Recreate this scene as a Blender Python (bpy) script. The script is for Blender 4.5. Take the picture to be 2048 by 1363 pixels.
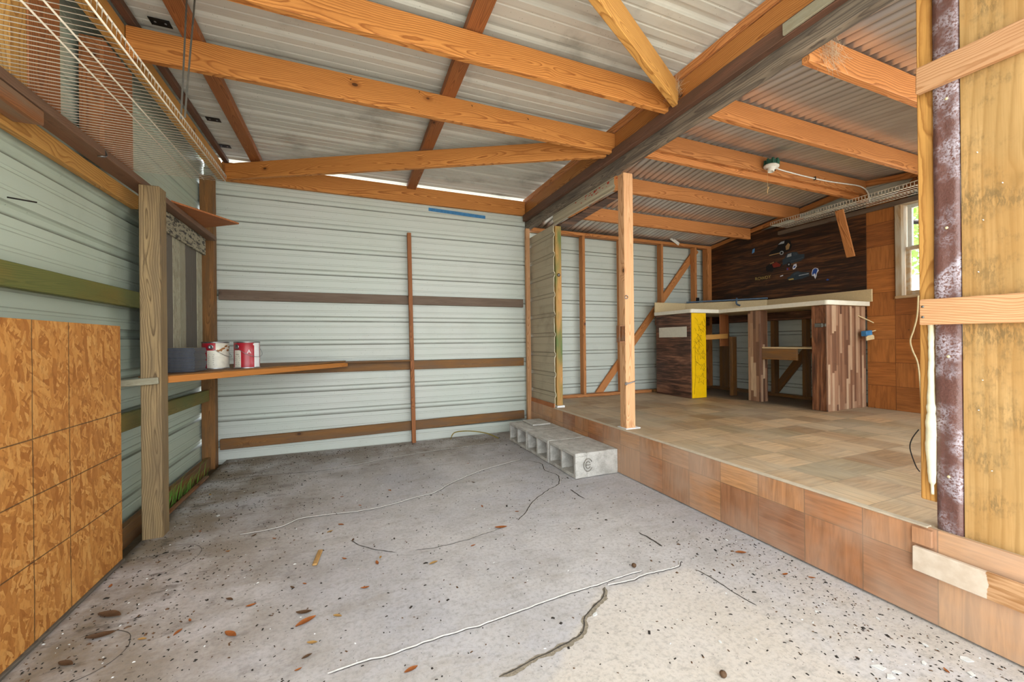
import bpy, bmesh, math, random
from mathutils import Vector, Matrix, noise as mnoise
random.seed(7)
for o in list(bpy.data.objects): bpy.data.objects.remove(o)
scn = bpy.context.scene
COL = scn.collection
PI = math.pi

# ------------------------------------------------------------------ camera
CAMH = 1.05
yaw = math.atan((1024 - 700) / 800.0)
roll = math.radians(0.6)
fwd = Vector((math.sin(yaw), math.cos(yaw), 0))
r0 = Vector((math.cos(yaw), -math.sin(yaw), 0)); u0 = Vector((0, 0, 1))
Rv = r0 * math.cos(roll) - u0 * math.sin(roll)
Uv = u0 * math.cos(roll) + r0 * math.sin(roll)
cd = bpy.data.cameras.new('camera'); cam = bpy.data.objects.new('camera', cd); COL.objects.link(cam)
cd.sensor_width = 36; cd.lens = 800 / 2048 * 36; cd.shift_y = 1 / 2048; cd.clip_start = .02
cam.matrix_world = Matrix(((Rv.x, Uv.x, -fwd.x, 0), (Rv.y, Uv.y, -fwd.y, 0), (Rv.z, Uv.z, -fwd.z, CAMH), (0, 0, 0, 1)))
scn.camera = cam

# ------------------------------------------------------------------ light
w = bpy.data.worlds.new('sky'); scn.world = w; w.use_nodes = True
bg = w.node_tree.nodes['Background']; bg.inputs[0].default_value = (.90, .97, 1.0, 1); bg.inputs[1].default_value = 2.6
sd = bpy.data.lights.new('sun', 'SUN'); sun = bpy.data.objects.new('sun', sd); COL.objects.link(sun)
sd.energy = 7.0; sd.angle = math.radians(2.5); sd.color = (1, .96, .88)
sun.rotation_euler = Vector((.12, .28, -1)).to_track_quat('-Z', 'Y').to_euler()
scn.view_settings.view_transform = 'Standard'; scn.view_settings.look = 'None'
scn.view_settings.gamma = 1; scn.view_settings.use_curve_mapping = False
scn.view_settings.exposure = 1.15

# ------------------------------------------------------------------ node helper
def lin(h):
    h = h.lstrip('#'); r = []
    for i in (0, 2, 4):
        c = int(h[i:i + 2], 16) / 255
        r.append(c / 12.92 if c <= .04045 else ((c + .055) / 1.055) ** 2.4)
    return (r[0], r[1], r[2], 1)

class M:
    def __init__(s, name):
        s.m = bpy.data.materials.new(name); s.m.use_nodes = True
        s.t = s.m.node_tree; s.b = s.t.nodes['Principled BSDF']
        s.tc = s.t.nodes.new('ShaderNodeTexCoord'); s.P = s.tc.outputs['Object']
        s.oi = s.t.nodes.new('ShaderNodeObjectInfo'); s.rnd = s.oi.outputs['Random']
    def set(s, inp, v):
        if isinstance(v, bpy.types.NodeSocket): s.t.links.new(v, inp)
        else: inp.default_value = v
    def math(s, op, a, b=0., c=None, clamp=False):
        n = s.t.nodes.new('ShaderNodeMath'); n.operation = op; n.use_clamp = clamp
        s.set(n.inputs[0], a); s.set(n.inputs[1], b)
        if c is not None: s.set(n.inputs[2], c)
        return n.outputs[0]
    def vm(s, op, a, b=None, sc=None):
        n = s.t.nodes.new('ShaderNodeVectorMath'); n.operation = op
        s.set(n.inputs[0], a)
        if b is not None: s.set(n.inputs[1], b)
        if sc is not None: s.set(n.inputs['Scale'], sc)
        return n.outputs['Value'] if op in ('LENGTH', 'DISTANCE', 'DOT_PRODUCT') else n.outputs[0]
    def xyz(s, v):
        n = s.t.nodes.new('ShaderNodeSeparateXYZ'); s.set(n.inputs[0], v); return n.outputs
    def comb(s, x, y, z):
        n = s.t.nodes.new('ShaderNodeCombineXYZ')
        for i, v in enumerate((x, y, z)): s.set(n.inputs[i], v)
        return n.outputs[0]
    def noise(s, v, scale=1., det=3., rough=.55, dist=0.):
        n = s.t.nodes.new('ShaderNodeTexNoise'); s.set(n.inputs['Vector'], v)
        n.inputs['Scale'].default_value = scale; n.inputs['Detail'].default_value = det
        n.inputs['Roughness'].default_value = rough; n.inputs['Distortion'].default_value = dist
        return n.outputs
    def vor(s, v, scale=1., feat='F1', rand=1.):
        n = s.t.nodes.new('ShaderNodeTexVoronoi'); n.feature = feat; s.set(n.inputs['Vector'], v)
        n.inputs['Scale'].default_value = scale; n.inputs['Randomness'].default_value = rand
        return n.outputs
    def wn(s, v):
        n = s.t.nodes.new('ShaderNodeTexWhiteNoise'); s.set(n.inputs['Vector'], v); return n.outputs
    def ss(s, v, a, b, lo=0., hi=1.):
        n = s.t.nodes.new('ShaderNodeMapRange'); n.interpolation_type = 'SMOOTHSTEP'
        s.set(n.inputs[0], v)
        for i, q in enumerate((a, b, lo, hi)): n.inputs[i + 1].default_value = q
        return n.outputs[0]
    def mix(s, f, a, b, mode='MIX'):
        n = s.t.nodes.new('ShaderNodeMix'); n.data_type = 'RGBA'; n.blend_type = mode
        s.set(n.inputs[0], f); s.set(n.inputs[6], a); s.set(n.inputs[7], b); return n.outputs[2]
    def ramp(s, f, stops, const=False):
        n = s.t.nodes.new('ShaderNodeValToRGB'); s.set(n.inputs[0], f); e = n.color_ramp.elements
        if const: n.color_ramp.interpolation = 'CONSTANT'
        e[0].position, e[0].color = stops[0]; e[1].position, e[1].color = stops[1]
        for p, c in stops[2:]:
            x = e.new(p); x.color = c
        return n.outputs[0]
    def bump(s, h, st=.3, dist=.002):
        n = s.t.nodes.new('ShaderNodeBump'); n.inputs['Strength'].default_value = st
        n.inputs['Distance'].default_value = dist; s.set(n.inputs['Height'], h)
        s.t.links.new(n.outputs[0], s.b.inputs['Normal'])
    def out(s, col, rough=.6, metal=0., spec=.3):
        s.set(s.b.inputs['Base Color'], col); s.set(s.b.inputs['Roughness'], rough)
        s.set(s.b.inputs['Metallic'], metal); s.b.inputs['Specular IOR Level'].default_value = spec
        return s.m

def wood(name, light, dark, knot='#3A2010', ring=.007, contrast=.75, knots=.55, grey=None, greyamt=0., green=0., rough=.62, axis=0, big=1., fleck=None, mildew=0.):
    m = M(name); x, y, z = m.xyz(m.P)[0:3]
    if axis == 1: x, y, z = y, x, z
    if axis == 2: x, y, z = z, x, y
    seed = m.math('MULTIPLY', m.rnd, 53.)
    n1 = m.noise(m.comb(m.math('MULTIPLY', x, .9 / big), seed, 0.), 1., 2.)['Color']
    c = m.vm('MULTIPLY', m.vm('SUBTRACT', n1, (.5, .5, .5)), (.0, .22 * big, .22 * big))
    cy, cz = m.xyz(c)[1:3]
    yy = m.math('ADD', y, cy); zz = m.math('ADD', z, m.math('ADD', cz, .035 * big))
    # knots
    cell = (2.3, 8., 8.)
    V = m.vm('ADD', m.vm('MULTIPLY', m.comb(x, y, z), cell), m.comb(seed, seed, 0.))
    vo = m.vor(V, 1.)
    dl = m.vm('DIVIDE', m.vm('SUBTRACT', V, vo['Position']), cell)
    dk = m.vm('LENGTH', m.vm('MULTIPLY', dl, (.6, 1., 1.)))
    vr = m.xyz(vo['Color'])
    has = m.math('GREATER_THAN', vr[0], 1 - knots)
    infl = m.math('MULTIPLY', m.ss(dk, .0, .055, 1., 0.), has)
    r = m.math('SQRT', m.math('ADD', m.math('POWER', yy, 2.), m.math('POWER', zz, 2.)))
    r = m.math('ADD', r, m.math('MULTIPLY', infl, .022))
    wob = m.noise(m.vm('MULTIPLY', m.P, (1., 1., 1.)), 22., 2.)['Fac']
    r = m.math('ADD', r, m.math('MULTIPLY', wob, .004))
    f = m.math('FRACT', m.math('DIVIDE', r, ring))
    rings = m.ramp(f, [(0., (0, 0, 0, 1)), (.55, (.25, .25, .25, 1)), (.85, (1, 1, 1, 1)), (1., (0, 0, 0, 1))])
    fib = m.noise(m.vm('MULTIPLY', m.comb(x, y, z), (6., 260., 260.)), 1., 3., .6)['Fac']
    tone = m.noise(m.vm('MULTIPLY', m.comb(x, m.math('ADD', y, seed), z), (1.5, 12., 12.)), 1., 3.)['Fac']
    L, D = lin(light), lin(dark)
    k = m.math('MULTIPLY', rings, contrast)
    col = m.mix(k, L, D)
    col = m.mix(m.ss(fib, .42, .75, 0., .45), col, D)
    col = m.mix(m.ss(tone, .35, .75, 0., .45), col, m.mix(.6, L, D))
    tv = m.ss(m.rnd, 0., 1., .88, 1.12)
    col = m.mix(1., col, m.comb(tv, tv, tv), 'MULTIPLY')
    if grey:
        g = m.noise(m.vm('MULTIPLY', m.comb(x, m.math('ADD', y, seed), z), (3., 22., 22.)), 1., 4.)['Fac']
        col = m.mix(m.math('MULTIPLY', m.ss(g, .35, .65), greyamt), col, lin(grey))
    if green:
        g = m.noise(m.vm('MULTIPLY', m.comb(x, m.math('ADD', y, seed), z), (1.6, 5., 5.)), 1., 3.)['Fac']
        col = m.mix(m.math('MULTIPLY', m.ss(g, .38, .62), green), col, lin('#4C6A3A'))
    if fleck:
        g = m.noise(m.vm('MULTIPLY', m.comb(x, y, z), (18., 60., 60.)), 1., 4., .7)['Fac']
        col = m.mix(m.ss(g, .5, .56), col, lin(fleck))
    if mildew:
        g1 = m.noise(m.P, 3.2, 6., .7)['Fac']; g2 = m.noise(m.vm('MULTIPLY', m.P, (30., 120., 120.)), 1., 4., .7)['Fac']; g3 = m.noise(m.vm('ADD', m.vm('MULTIPLY', m.P, (1.2, 3.5, 3.5)), (5., 2., 8.)), 1., 3.)['Fac']
        col = m.mix(m.math('MULTIPLY', m.ss(g3, .46, .52), .35 * mildew), col, lin('#A87434'))
        col = m.mix(m.math('MULTIPLY', m.math('MULTIPLY', m.ss(g1, .44, .60), m.ss(g2, .40, .56)), mildew), col, lin('#5E5238'))
    km = m.math('MULTIPLY', m.ss(dk, .008, .0125, 1., 0.), has)
    kr = m.math('MULTIPLY', m.ss(dk, .0125, .028, .55, 0.), has)
    col = m.mix(kr, col, D); col = m.mix(m.math('MULTIPLY', km, .85), col, lin(knot))
    m.bump(m.math('ADD', m.math('MULTIPLY', fib, .6), m.math('MULTIPLY', rings, .3)), .35, .0012)
    return m.out(col, rough)

def flat(name, c, rough=.5, metal=0., var=.12, scale=30., spec=.3):
    m = M(name); n = m.noise(m.P, scale, 3.)['Fac']; v = m.ss(n, .2, .8, 1 - var, 1 + var)
    return m.out(m.mix(1., lin(c), m.comb(v, v, v), 'MULTIPLY'), rough, metal, spec)

def sheetmetal(name, c, dirt, axis=0, damt=.5, rough=.42, speck=True, tint=None, rib=None):
    m = M(name); x, y, z = m.xyz(m.P)[0:3]
    sc = [(1.2, 14., 14.), (14., 1.2, 14.)][axis]
    st = m.noise(m.vm('MULTIPLY', m.P, sc), 1., 4., .6)['Fac']
    bl = m.noise(m.P, 2.1, 5., .62)['Fac']
    col = m.mix(m.math('MULTIPLY', m.ss(st, .5, .8), damt * .6), lin(c), lin(dirt))
    col = m.mix(m.math('MULTIPLY', m.ss(bl, .52, .72), damt), col, lin(dirt))
    if tint:
        tn = m.noise(m.P, .8, 2.)['Fac']; col = m.mix(m.ss(tn, .4, .65, 0., .5), col, lin(tint))
    if rib:   # rib shading painted into the colour: dark lines along the profile edges
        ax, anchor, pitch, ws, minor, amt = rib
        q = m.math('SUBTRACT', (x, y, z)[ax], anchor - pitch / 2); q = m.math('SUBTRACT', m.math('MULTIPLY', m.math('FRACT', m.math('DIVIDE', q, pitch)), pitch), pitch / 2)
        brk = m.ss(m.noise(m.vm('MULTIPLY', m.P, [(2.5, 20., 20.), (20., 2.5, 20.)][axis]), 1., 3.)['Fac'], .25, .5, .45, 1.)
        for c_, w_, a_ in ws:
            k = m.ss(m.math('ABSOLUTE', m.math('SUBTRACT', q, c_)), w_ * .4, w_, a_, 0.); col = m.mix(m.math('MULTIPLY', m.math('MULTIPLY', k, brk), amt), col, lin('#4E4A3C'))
        for c_ in minor:
            for e_ in (-.0085, .0085):
                k = m.ss(m.math('ABSOLUTE', m.math('SUBTRACT', q, c_ + e_)), .0006, .0022, .38, 0.); col = m.mix(m.math('MULTIPLY', m.math('MULTIPLY', k, brk), amt), col, lin('#5A5646'))
    if speck:
        sp = m.vor(m.P, 55.); k = m.math('MULTIPLY', m.math('LESS_THAN', sp['Distance'], .11), m.math('GREATER_THAN', m.xyz(sp['Color'])[0], .7))
        col = m.mix(m.math('MULTIPLY', k, .7), col, lin('#4A463C'))
    m.bump(m.noise(m.P, 5., 2.)['Fac'], .15, .004)
    return m.out(col, rough, 0., .45)

def tiles(name, ua, va, u0, v0, pal, pitch=.2286, line='#3A2A1C', haze=None, hz=0., spots=0., extra=None):
    m = M(name); P = m.xyz(m.P); u = m.math('DIVIDE', m.math('SUBTRACT', P[ua], u0), pitch); v = m.math('DIVIDE', m.math('SUBTRACT', P[va], v0), pitch)
    cu, cv = m.math('FLOOR', u), m.math('FLOOR', v)
    rn = m.wn(m.comb(cu, cv, 3.)); rr = m.xyz(rn['Color'])
    base = m.ramp(rr[0], [(i / (len(pal) - 1), lin(c)) for i, c in enumerate(pal)])
    dr = m.math('MODULO', m.math('ABSOLUTE', m.math('ADD', cu, cv)), 2.)
    off = m.math('MULTIPLY', rr[1], 40.)
    a = m.comb(m.math('ADD', m.math('MULTIPLY', u, .7), off), m.math('MULTIPLY', v, 9.), off)
    b = m.comb(m.math('MULTIPLY', u, 9.), m.math('ADD', m.math('MULTIPLY', v, .7), off), off)
    g = m.mix(dr, a, b)
    n = m.noise(g, 1., 5., .62, 1.2)['Fac']
    n2 = m.noise(m.vm('MULTIPLY', g, (3., 3., 3.)), 1., 3., .6)['Fac']
    vfac = m.math('ADD', m.ss(n, .3, .72, 1.12, .7), m.ss(n2, .3, .7, .06, -.06))
    col = m.mix(1., base, m.comb(vfac, m.math('MULTIPLY', vfac, .985), m.math('MULTIPLY', vfac, .96)), 'MULTIPLY')
    fu, fv = m.math('FRACT', u), m.math('FRACT', v)
    e = m.math('MINIMUM', m.math('MINIMUM', fu, m.math('SUBTRACT', 1., fu)), m.math('MINIMUM', fv, m.math('SUBTRACT', 1., fv)))
    col = m.mix(m.ss(e, .004, .012, .8, 0.), col, lin(line))
    if spots:
        sp = m.vor(m.P, 16.); k = m.math('MULTIPLY', m.ss(sp['Distance'], .06, .14, 1., 0.), m.math('GREATER_THAN', m.xyz(sp['Color'])[0], 1 - spots))
        col = m.mix(m.math('MULTIPLY', k, .75), col, lin('#2E241C'))
    if haze:
        h = m.noise(m.P, 1.7, 4., .6)['Fac']; col = m.mix(m.math('MULTIPLY', m.ss(h, .35, .65), hz), col, lin(haze))
    if extra: col = extra(m, col)
    m.bump(n, .15, .001)
    return m.out(col, .55, 0., .35)

# ------------------------------------------------------------------ object helpers
W = {}
def tag(o, label=None, cat=None, group=None, kind=None):
    if label: o['label'] = label
    if cat: o['category'] = cat
    if group: o['group'] = group
    if kind: o['kind'] = kind
    return o
def link(name, me, mat, mw=None, parent=None, **t):
    o = bpy.data.objects.new(name, me); COL.objects.link(o)
    mw = mw or Matrix.Identity(4)
    if mat is not None and me is not None:
        for q in (mat if isinstance(mat, (list, tuple)) else [mat]):
            me.materials.append(q)
    if parent is not None:
        o.parent = parent; o.matrix_basis = W[parent.name].inverted() @ mw
    else: o.matrix_basis = mw
    W[o.name] = mw
    return tag(o, **t)
def empty(name, loc, **t):
    o = bpy.data.objects.new(name, None); COL.objects.link(o); o.empty_display_size = .05
    o.location = loc; W[o.name] = Matrix.Translation(loc); return tag(o, **t)
def mesh_of(bm, smooth=False):
    me = bpy.data.meshes.new('m'); bmesh.ops.recalc_face_normals(bm, faces=bm.faces); bm.to_mesh(me); bm.free()
    if smooth:
        for p in me.polygons: p.use_smooth = True
    return me
def bbox(bm, x0, x1, y0, y1, z0, z1, bev=0., mi=0):
    vs = [bm.verts.new(p) for p in ((x0, y0, z0), (x1, y0, z0), (x1, y1, z0), (x0, y1, z0), (x0, y0, z1), (x1, y0, z1), (x1, y1, z1), (x0, y1, z1))]
    fs = [bm.faces.new([vs[i] for i in f]) for f in ((0, 3, 2, 1), (4, 5, 6, 7), (0, 1, 5, 4), (1, 2, 6, 5), (2, 3, 7, 6), (3, 0, 4, 7))]
    for f in fs: f.material_index = mi
    if bev:
        es = list({e for f in fs for e in f.edges})
        bmesh.ops.bevel(bm, geom=es, offset=bev, segments=1, affect='EDGES', profile=.6)
AX = {'x': Matrix(((1, 0, 0), (0, 1, 0), (0, 0, 1))), 'y': Matrix(((0, -1, 0), (1, 0, 0), (0, 0, 1))), 'z': Matrix(((0, 1, 0), (0, 0, 1), (1, 0, 0)))}
def lumber_mesh(L, w_, h_, bev=.003, warp=.0, seed=0, segs=1):
    bm = bmesh.new(); bbox(bm, -L / 2, L / 2, -w_ / 2, w_ / 2, -h_ / 2, h_ / 2, min(bev, w_ * .3, h_ * .3))
    if warp and L > .5:
        n = max(4, int(L / .12))
        for i in range(1, n):
            xx = -L / 2 + L * i / n
            bmesh.ops.bisect_plane(bm, geom=list(bm.verts) + list(bm.edges) + list(bm.faces), plane_co=(xx, 0, 0), plane_no=(1, 0, 0))
        for v in bm.verts:
            a = mnoise.noise(Vector((v.co.x * .8, seed * 7.3, 0))); b = mnoise.noise(Vector((v.co.x * .8, seed * 3.1, 9)))
            c = mnoise.noise(Vector((v.co.x * 6, v.co.y * 20, v.co.z * 20 + seed)))
            v.co.y += a * warp + c * .0008; v.co.z += b * warp * .6 + c * .0008
    return mesh_of(bm)
SEED = [0]
def board(name, x0, x1, y0, y1, z0, z1, mat, axis=None, bev=.003, warp=.003, parent=None, **t):
    d = {'x': x1 - x0, 'y': y1 - y0, 'z': z1 - z0}
    axis = axis or max(d, key=d.get); A = AX[axis]
    c = Vector(((x0 + x1) / 2, (y0 + y1) / 2, (z0 + z1) / 2))
    l = A.transposed() @ Vector((d['x'], d['y'], d['z'])); SEED[0] += 1
    me = lumber_mesh(abs(l.x), abs(l.y), abs(l.z), bev, warp, SEED[0])
    return link(name, me, mat, Matrix.Translation(c) @ A.to_4x4(), parent, **t)
def stick(name, p0, p1, w_, h_, mat, up=(0, 0, 1), bev=.003, warp=.003, parent=None, **t):
    p0, p1 = Vector(p0), Vector(p1); X = (p1 - p0).normalized(); up = Vector(up)
    Y = up.cross(X).normalized(); Z = X.cross(Y); SEED[0] += 1
    R = Matrix((X, Y, Z)).transposed().to_4x4()
    return link(name, lumber_mesh((p1 - p0).length, w_, h_, bev, warp, SEED[0]), mat, Matrix.Translation((p0 + p1) / 2) @ R, parent, **t)
def tube(bm, pts, r, n=6, mi=0, cap=True):
    pts = [Vector(p) for p in pts]; rings = []
    for i, p in enumerate(pts):
        d = (pts[min(i + 1, len(pts) - 1)] - pts[max(i - 1, 0)]).normalized()
        a = d.cross(Vector((0, 0, 1)) if abs(d.z) < .9 else Vector((1, 0, 0))).normalized(); b = d.cross(a)
        rr = r[i] if isinstance(r, (list, tuple)) else r
        rings.append([bm.verts.new(p + (a * math.cos(2 * PI * k / n) + b * math.sin(2 * PI * k / n)) * rr) for k in range(n)])
    for i in range(len(rings) - 1):
        for k in range(n):
            f = bm.faces.new((rings[i][k], rings[i][(k + 1) % n], rings[i + 1][(k + 1) % n], rings[i + 1][k])); f.material_index = mi; f.smooth = True
    if cap:
        for q in (rings[0][::-1], rings[-1]):
            f = bm.faces.new(q); f.material_index = mi
def tubeobj(name, pts, r, mat, n=6, parent=None, **t):
    bm = bmesh.new(); base = Vector(pts[0]); tube(bm, [Vector(p) - base for p in pts], r, n)
    return link(name, mesh_of(bm), mat, Matrix.Translation(base), parent, **t)
def spline(pts, k=6):
    P = [Vector(p) for p in pts]; out = []
    for i in range(len(P) - 1):
        a, b, c, d = P[max(i - 1, 0)], P[i], P[i + 1], P[min(i + 2, len(P) - 1)]
        for j in range(k):
            t = j / k; out.append(.5 * ((2 * b) + (c - a) * t + (2 * a - 5 * b + 4 * c - d) * t * t + (3 * b - a - 3 * c + d) * t ** 3))
    return out + [P[-1]]
def prism(bm, poly, z0, z1, mi=0):
    a = [bm.verts.new((p[0], p[1], z0)) for p in poly]; b = [bm.verts.new((p[0], p[1], z1)) for p in poly]
    fs = [bm.faces.new(a[::-1]), bm.faces.new(b)] + [bm.faces.new((a[i], a[(i + 1) % len(a)], b[(i + 1) % len(a)], b[i])) for i in range(len(a))]
    for f in fs: f.material_index = mi
def lathe(bm, prof, n=32, mi=0):
    rings = [[bm.verts.new((r * math.cos(2 * PI * k / n), r * math.sin(2 * PI * k / n), z)) for k in range(n)] for r, z in prof]
    for i in range(len(rings) - 1):
        for k in range(n):
            f = bm.faces.new((rings[i][k], rings[i][(k + 1) % n], rings[i + 1][(k + 1) % n], rings[i + 1][k]))
            f.material_index = mi(i, k) if callable(mi) else mi; f.smooth = True
    return rings
def text_mesh(s, size):
    c = bpy.data.curves.new('t', 'FONT'); c.body = s; c.size = size; c.align_x = 'CENTER'; c.align_y = 'CENTER'; c.extrude = .0003
    o = bpy.data.objects.new('t', c); COL.objects.link(o)
    dg = bpy.context.evaluated_depsgraph_get(); me = bpy.data.meshes.new_from_object(o.evaluated_get(dg))
    bpy.data.objects.remove(o); me.materials.clear(); return me
def sheet(name, O, S, L, N, ls, prof, mat, segs=20, wob=.0012, zf=None, parent=None, smooth=False, **t):
    """profiled metal sheet: prof = (s, d) points; O + s*S + l*L + d*N"""
    O, S, L, N = map(Vector, (O, S, L, N)); bm = bmesh.new(); rows = []
    for i in range(segs + 1):
        l = ls * i / segs; row = []
        for s_, d in prof:
            p = O + S * s_ + L * l + N * d
            p += N * mnoise.noise(p * 1.3 + Vector((3, 1, 7))) * wob
            if zf: p.z += zf(p)
            row.append(bm.verts.new(p))
        rows.append(row)
    for i in range(segs):
        for j in range(len(prof) - 1):
            f = bm.faces.new((rows[i][j], rows[i + 1][j], rows[i + 1][j + 1], rows[i][j + 1])); f.smooth = smooth
    me = mesh_of(bm); o = link(name, me, mat, None, parent, **t)
    md = o.modifiers.new('t', 'SOLIDIFY'); md.thickness = .0007; md.offset = 0
    return o
def ribs(a, b, anchor, pitch=.2286, wmaj=.030, dm=.018, nmin=2, dmin=.0025, top=.013):
    pts = [(a, 0.)]; k = math.ceil((a - anchor - pitch) / pitch)
    while anchor + k * pitch < b + pitch:
        c = anchor + k * pitch
        P = [(-wmaj, 0), (-top, dm), (top, dm), (wmaj, 0)]
        for j in range(nmin):
            q = pitch * (j + 1) / (nmin + 1); P += [(q - .009, 0), (q - .004, dmin), (q + .004, dmin), (q + .009, 0)]
        for s_, d in P:
            if a < c + s_ < b: pts.append((c + s_, d))
        k += 1
    pts.append((b, 0.)); return pts

# ------------------------------------------------------------------ materials
m_beam = wood('pine_beam', '#CC8C4A', '#8A4E20', ring=.010, contrast=.95, knots=.65)
m_red = wood('pine_red', '#A66A3E', '#6A3C20', ring=.008, contrast=.8)
m_yel = wood('pine_yellow', '#CC9A54', '#93602A', ring=.010, contrast=.85, knots=.65)
m_frame = wood('pine_room', '#C88850', '#874E26', ring=.011, contrast=.95, knots=.6)
m_pale = wood('pine_pale', '#D2A47A', '#A06C40', ring=.009, contrast=.8, knots=.7)
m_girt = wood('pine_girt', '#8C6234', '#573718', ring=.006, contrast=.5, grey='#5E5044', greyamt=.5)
m_girtg = wood('treated_green', '#84743A', '#4C431C', ring=.008, contrast=.6, green=.42)
m_grey = wood('grey_girt', '#6C594A', '#43362C', ring=.006, contrast=.5, grey='#7A6A5C', greyamt=.4)
m_post = wood('weathered_post', '#A08862', '#54412A', ring=.010, contrast=.95, grey='#6B5A44', greyamt=.55, knots=.9)
m_post2 = wood('corner_post', '#96683A', '#553618', ring=.008, contrast=.75, grey='#5F4A32', greyamt=.6)
m_dark = wood('dark_beam', '#9A8C7A', '#4A4038', ring=.009, contrast=.9, grey='#3E3A38', greyamt=.6, knots=.4)
m_brown = wood('brown_ledger', '#7A5644', '#4A3224', ring=.007, contrast=.5, grey='#4A3A30', greyamt=.5)
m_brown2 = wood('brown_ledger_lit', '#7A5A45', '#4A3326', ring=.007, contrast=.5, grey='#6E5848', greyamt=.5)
m_ply = wood('plywood_front', '#BE9A66', '#93703F', ring=.03, contrast=.7, knots=.4, big=2.5, grey='#A07C48', greyamt=.5, axis=0, mildew=.6)
m_plyr = wood('plywood_red', '#AC6C40', '#7A4424', ring=.02, contrast=.5, knots=.1, big=2)
m_barnd = wood('barn_dark', '#6A6258', '#3E3832', ring=.006, contrast=.6, knots=.2)
m_barnl = wood('barn_light', '#A9A48E', '#77705C', ring=.006, contrast=.5, knots=.1, fleck='#8E8772')
m_barnh = wood('barn_header', '#A8A08A', '#6F6754', ring=.006, contrast=.5, knots=.1, fleck='#34302A')
m_fascia = wood('shelf_fascia', '#C98542', '#95551F', ring=.01, contrast=.5, knots=.6)
m_green = wood('green_stained_stud', '#B98A50', '#7E5526', ring=.007, contrast=.5, green=.9)
m_scrap = wood('scrap_brown', '#94603A', '#5A3820', ring=.006, contrast=.6, grey='#7D6A58', greyamt=.7)
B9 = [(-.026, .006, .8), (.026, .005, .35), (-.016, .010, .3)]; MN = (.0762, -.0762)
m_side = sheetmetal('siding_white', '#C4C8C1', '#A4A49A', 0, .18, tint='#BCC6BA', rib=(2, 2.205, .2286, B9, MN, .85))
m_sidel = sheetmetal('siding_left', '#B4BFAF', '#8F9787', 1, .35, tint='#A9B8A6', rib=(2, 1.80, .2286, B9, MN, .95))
m_roof = sheetmetal('roof_under', '#C4C3BA', '#77736A', 0, .6, rough=.5, rib=(1, 2.47, .2286, [(-.026, .005, .5), (.026, .005, .25)], MN, .7))
m_room = sheetmetal('siding_room', '#BAC0B8', '#9CA096', 0, .22, rough=.3, rib=(2, 2.17, .2105, [(-.021, .0045, .9), (.021, .0045, .9)], (.10,), .9))
m_dusty = sheetmetal('siding_dusty', '#B0A48C', '#8A7C66', 1, .6, rough=.7, rib=(2, 2.17, .2105, [(-.021, .004, .8), (.021, .004, .7)], (.10,), .8))
m_galv = M('galvanised'); _n = m_galv.noise(m_galv.vm('MULTIPLY', m_galv.P, (12., 2., 12.)), 1., 3.)['Fac']
m_galv.bump(m_galv.noise(m_galv.P, 60., 2.)['Fac'], .05, .001)
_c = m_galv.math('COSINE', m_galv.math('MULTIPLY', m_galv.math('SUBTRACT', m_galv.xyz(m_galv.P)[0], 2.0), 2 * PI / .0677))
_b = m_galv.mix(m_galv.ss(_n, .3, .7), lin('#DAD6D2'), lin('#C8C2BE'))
m_galv = m_galv.out(m_galv.mix(m_galv.ss(_c, -.9, -.2, .62, 0.), _b, lin('#5E5650')), .32, .75, .5)  # valleys painted darker to strengthen the light and dark of the corrugation
m_wire = flat('wire_white', '#D9D0C0', .4, var=.1)
m_steel = flat('steel', '#8F9092', .35, .9)
m_zinc = flat('zinc_strap', '#77766F', .45, .7)
m_iron = flat('black_iron', '#241F1C', .5, .5)
m_white = flat('white_plastic', '#DCDCD6', .4)
m_fgreen = flat('fixture_green', '#2E5A4C', .5)
m_blue = flat('tape_blue', '#3E78A8', .6, var=.2)
m_bluegrey = flat('trim_bluegrey', '#4A5E74', .5, var=.2)
m_lam = flat('laminate_beige', '#C9B48C', .55, var=.06, scale=80)
m_lamw = flat('laminate_edge', '#DDD8C8', .35, var=.05)
m_black = flat('black', '#16151A', .6)
m_label = flat('label_cream', '#CFCBBB', .5, var=.05)
m_yellow = flat('yellow_paint', '#E2B400', .45, var=.08, scale=12)
m_ink = flat('pencil', '#5A4410', .7)
m_cord = flat('cord_ivory', '#D8C79C', .5)
m_foam = flat('foam_cream', '#DCD3B4', .8, var=.15, scale=20)
m_red_l = flat('can_red', '#A01E2C', .3, var=.1, spec=.5)
m_canw = flat('can_cream', '#CFCABB', .35, var=.12, spec=.5)
m_canp = flat('paint_white', '#DDDDDD', .3, var=.05)
m_canb = flat('paint_tan', '#8A5A2C', .5)
m_tile = flat('tile_slate', '#3C4658', .35, var=.25, scale=60)
m_tiley = flat('tile_edge', '#6E6450', .6)
m_lino = flat('leaf_brown', '#9A5A2C', .7, var=.3)
m_leaf2 = flat('leaf_dark', '#5C4430', .7, var=.3)
m_leaf3 = flat('leaf_tan', '#B08A50', .7, var=.3)
m_chip = flat('paint_chip', '#D8DAD8', .6)
m_grass = flat('grass', '#5E8A34', .7, var=.3)
m_string = flat('string', '#C9A878', .8)
m_web = flat('cobweb', '#CBB9A0', .9)
m_vine = flat('root', '#8A7A3C', .8)

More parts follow.
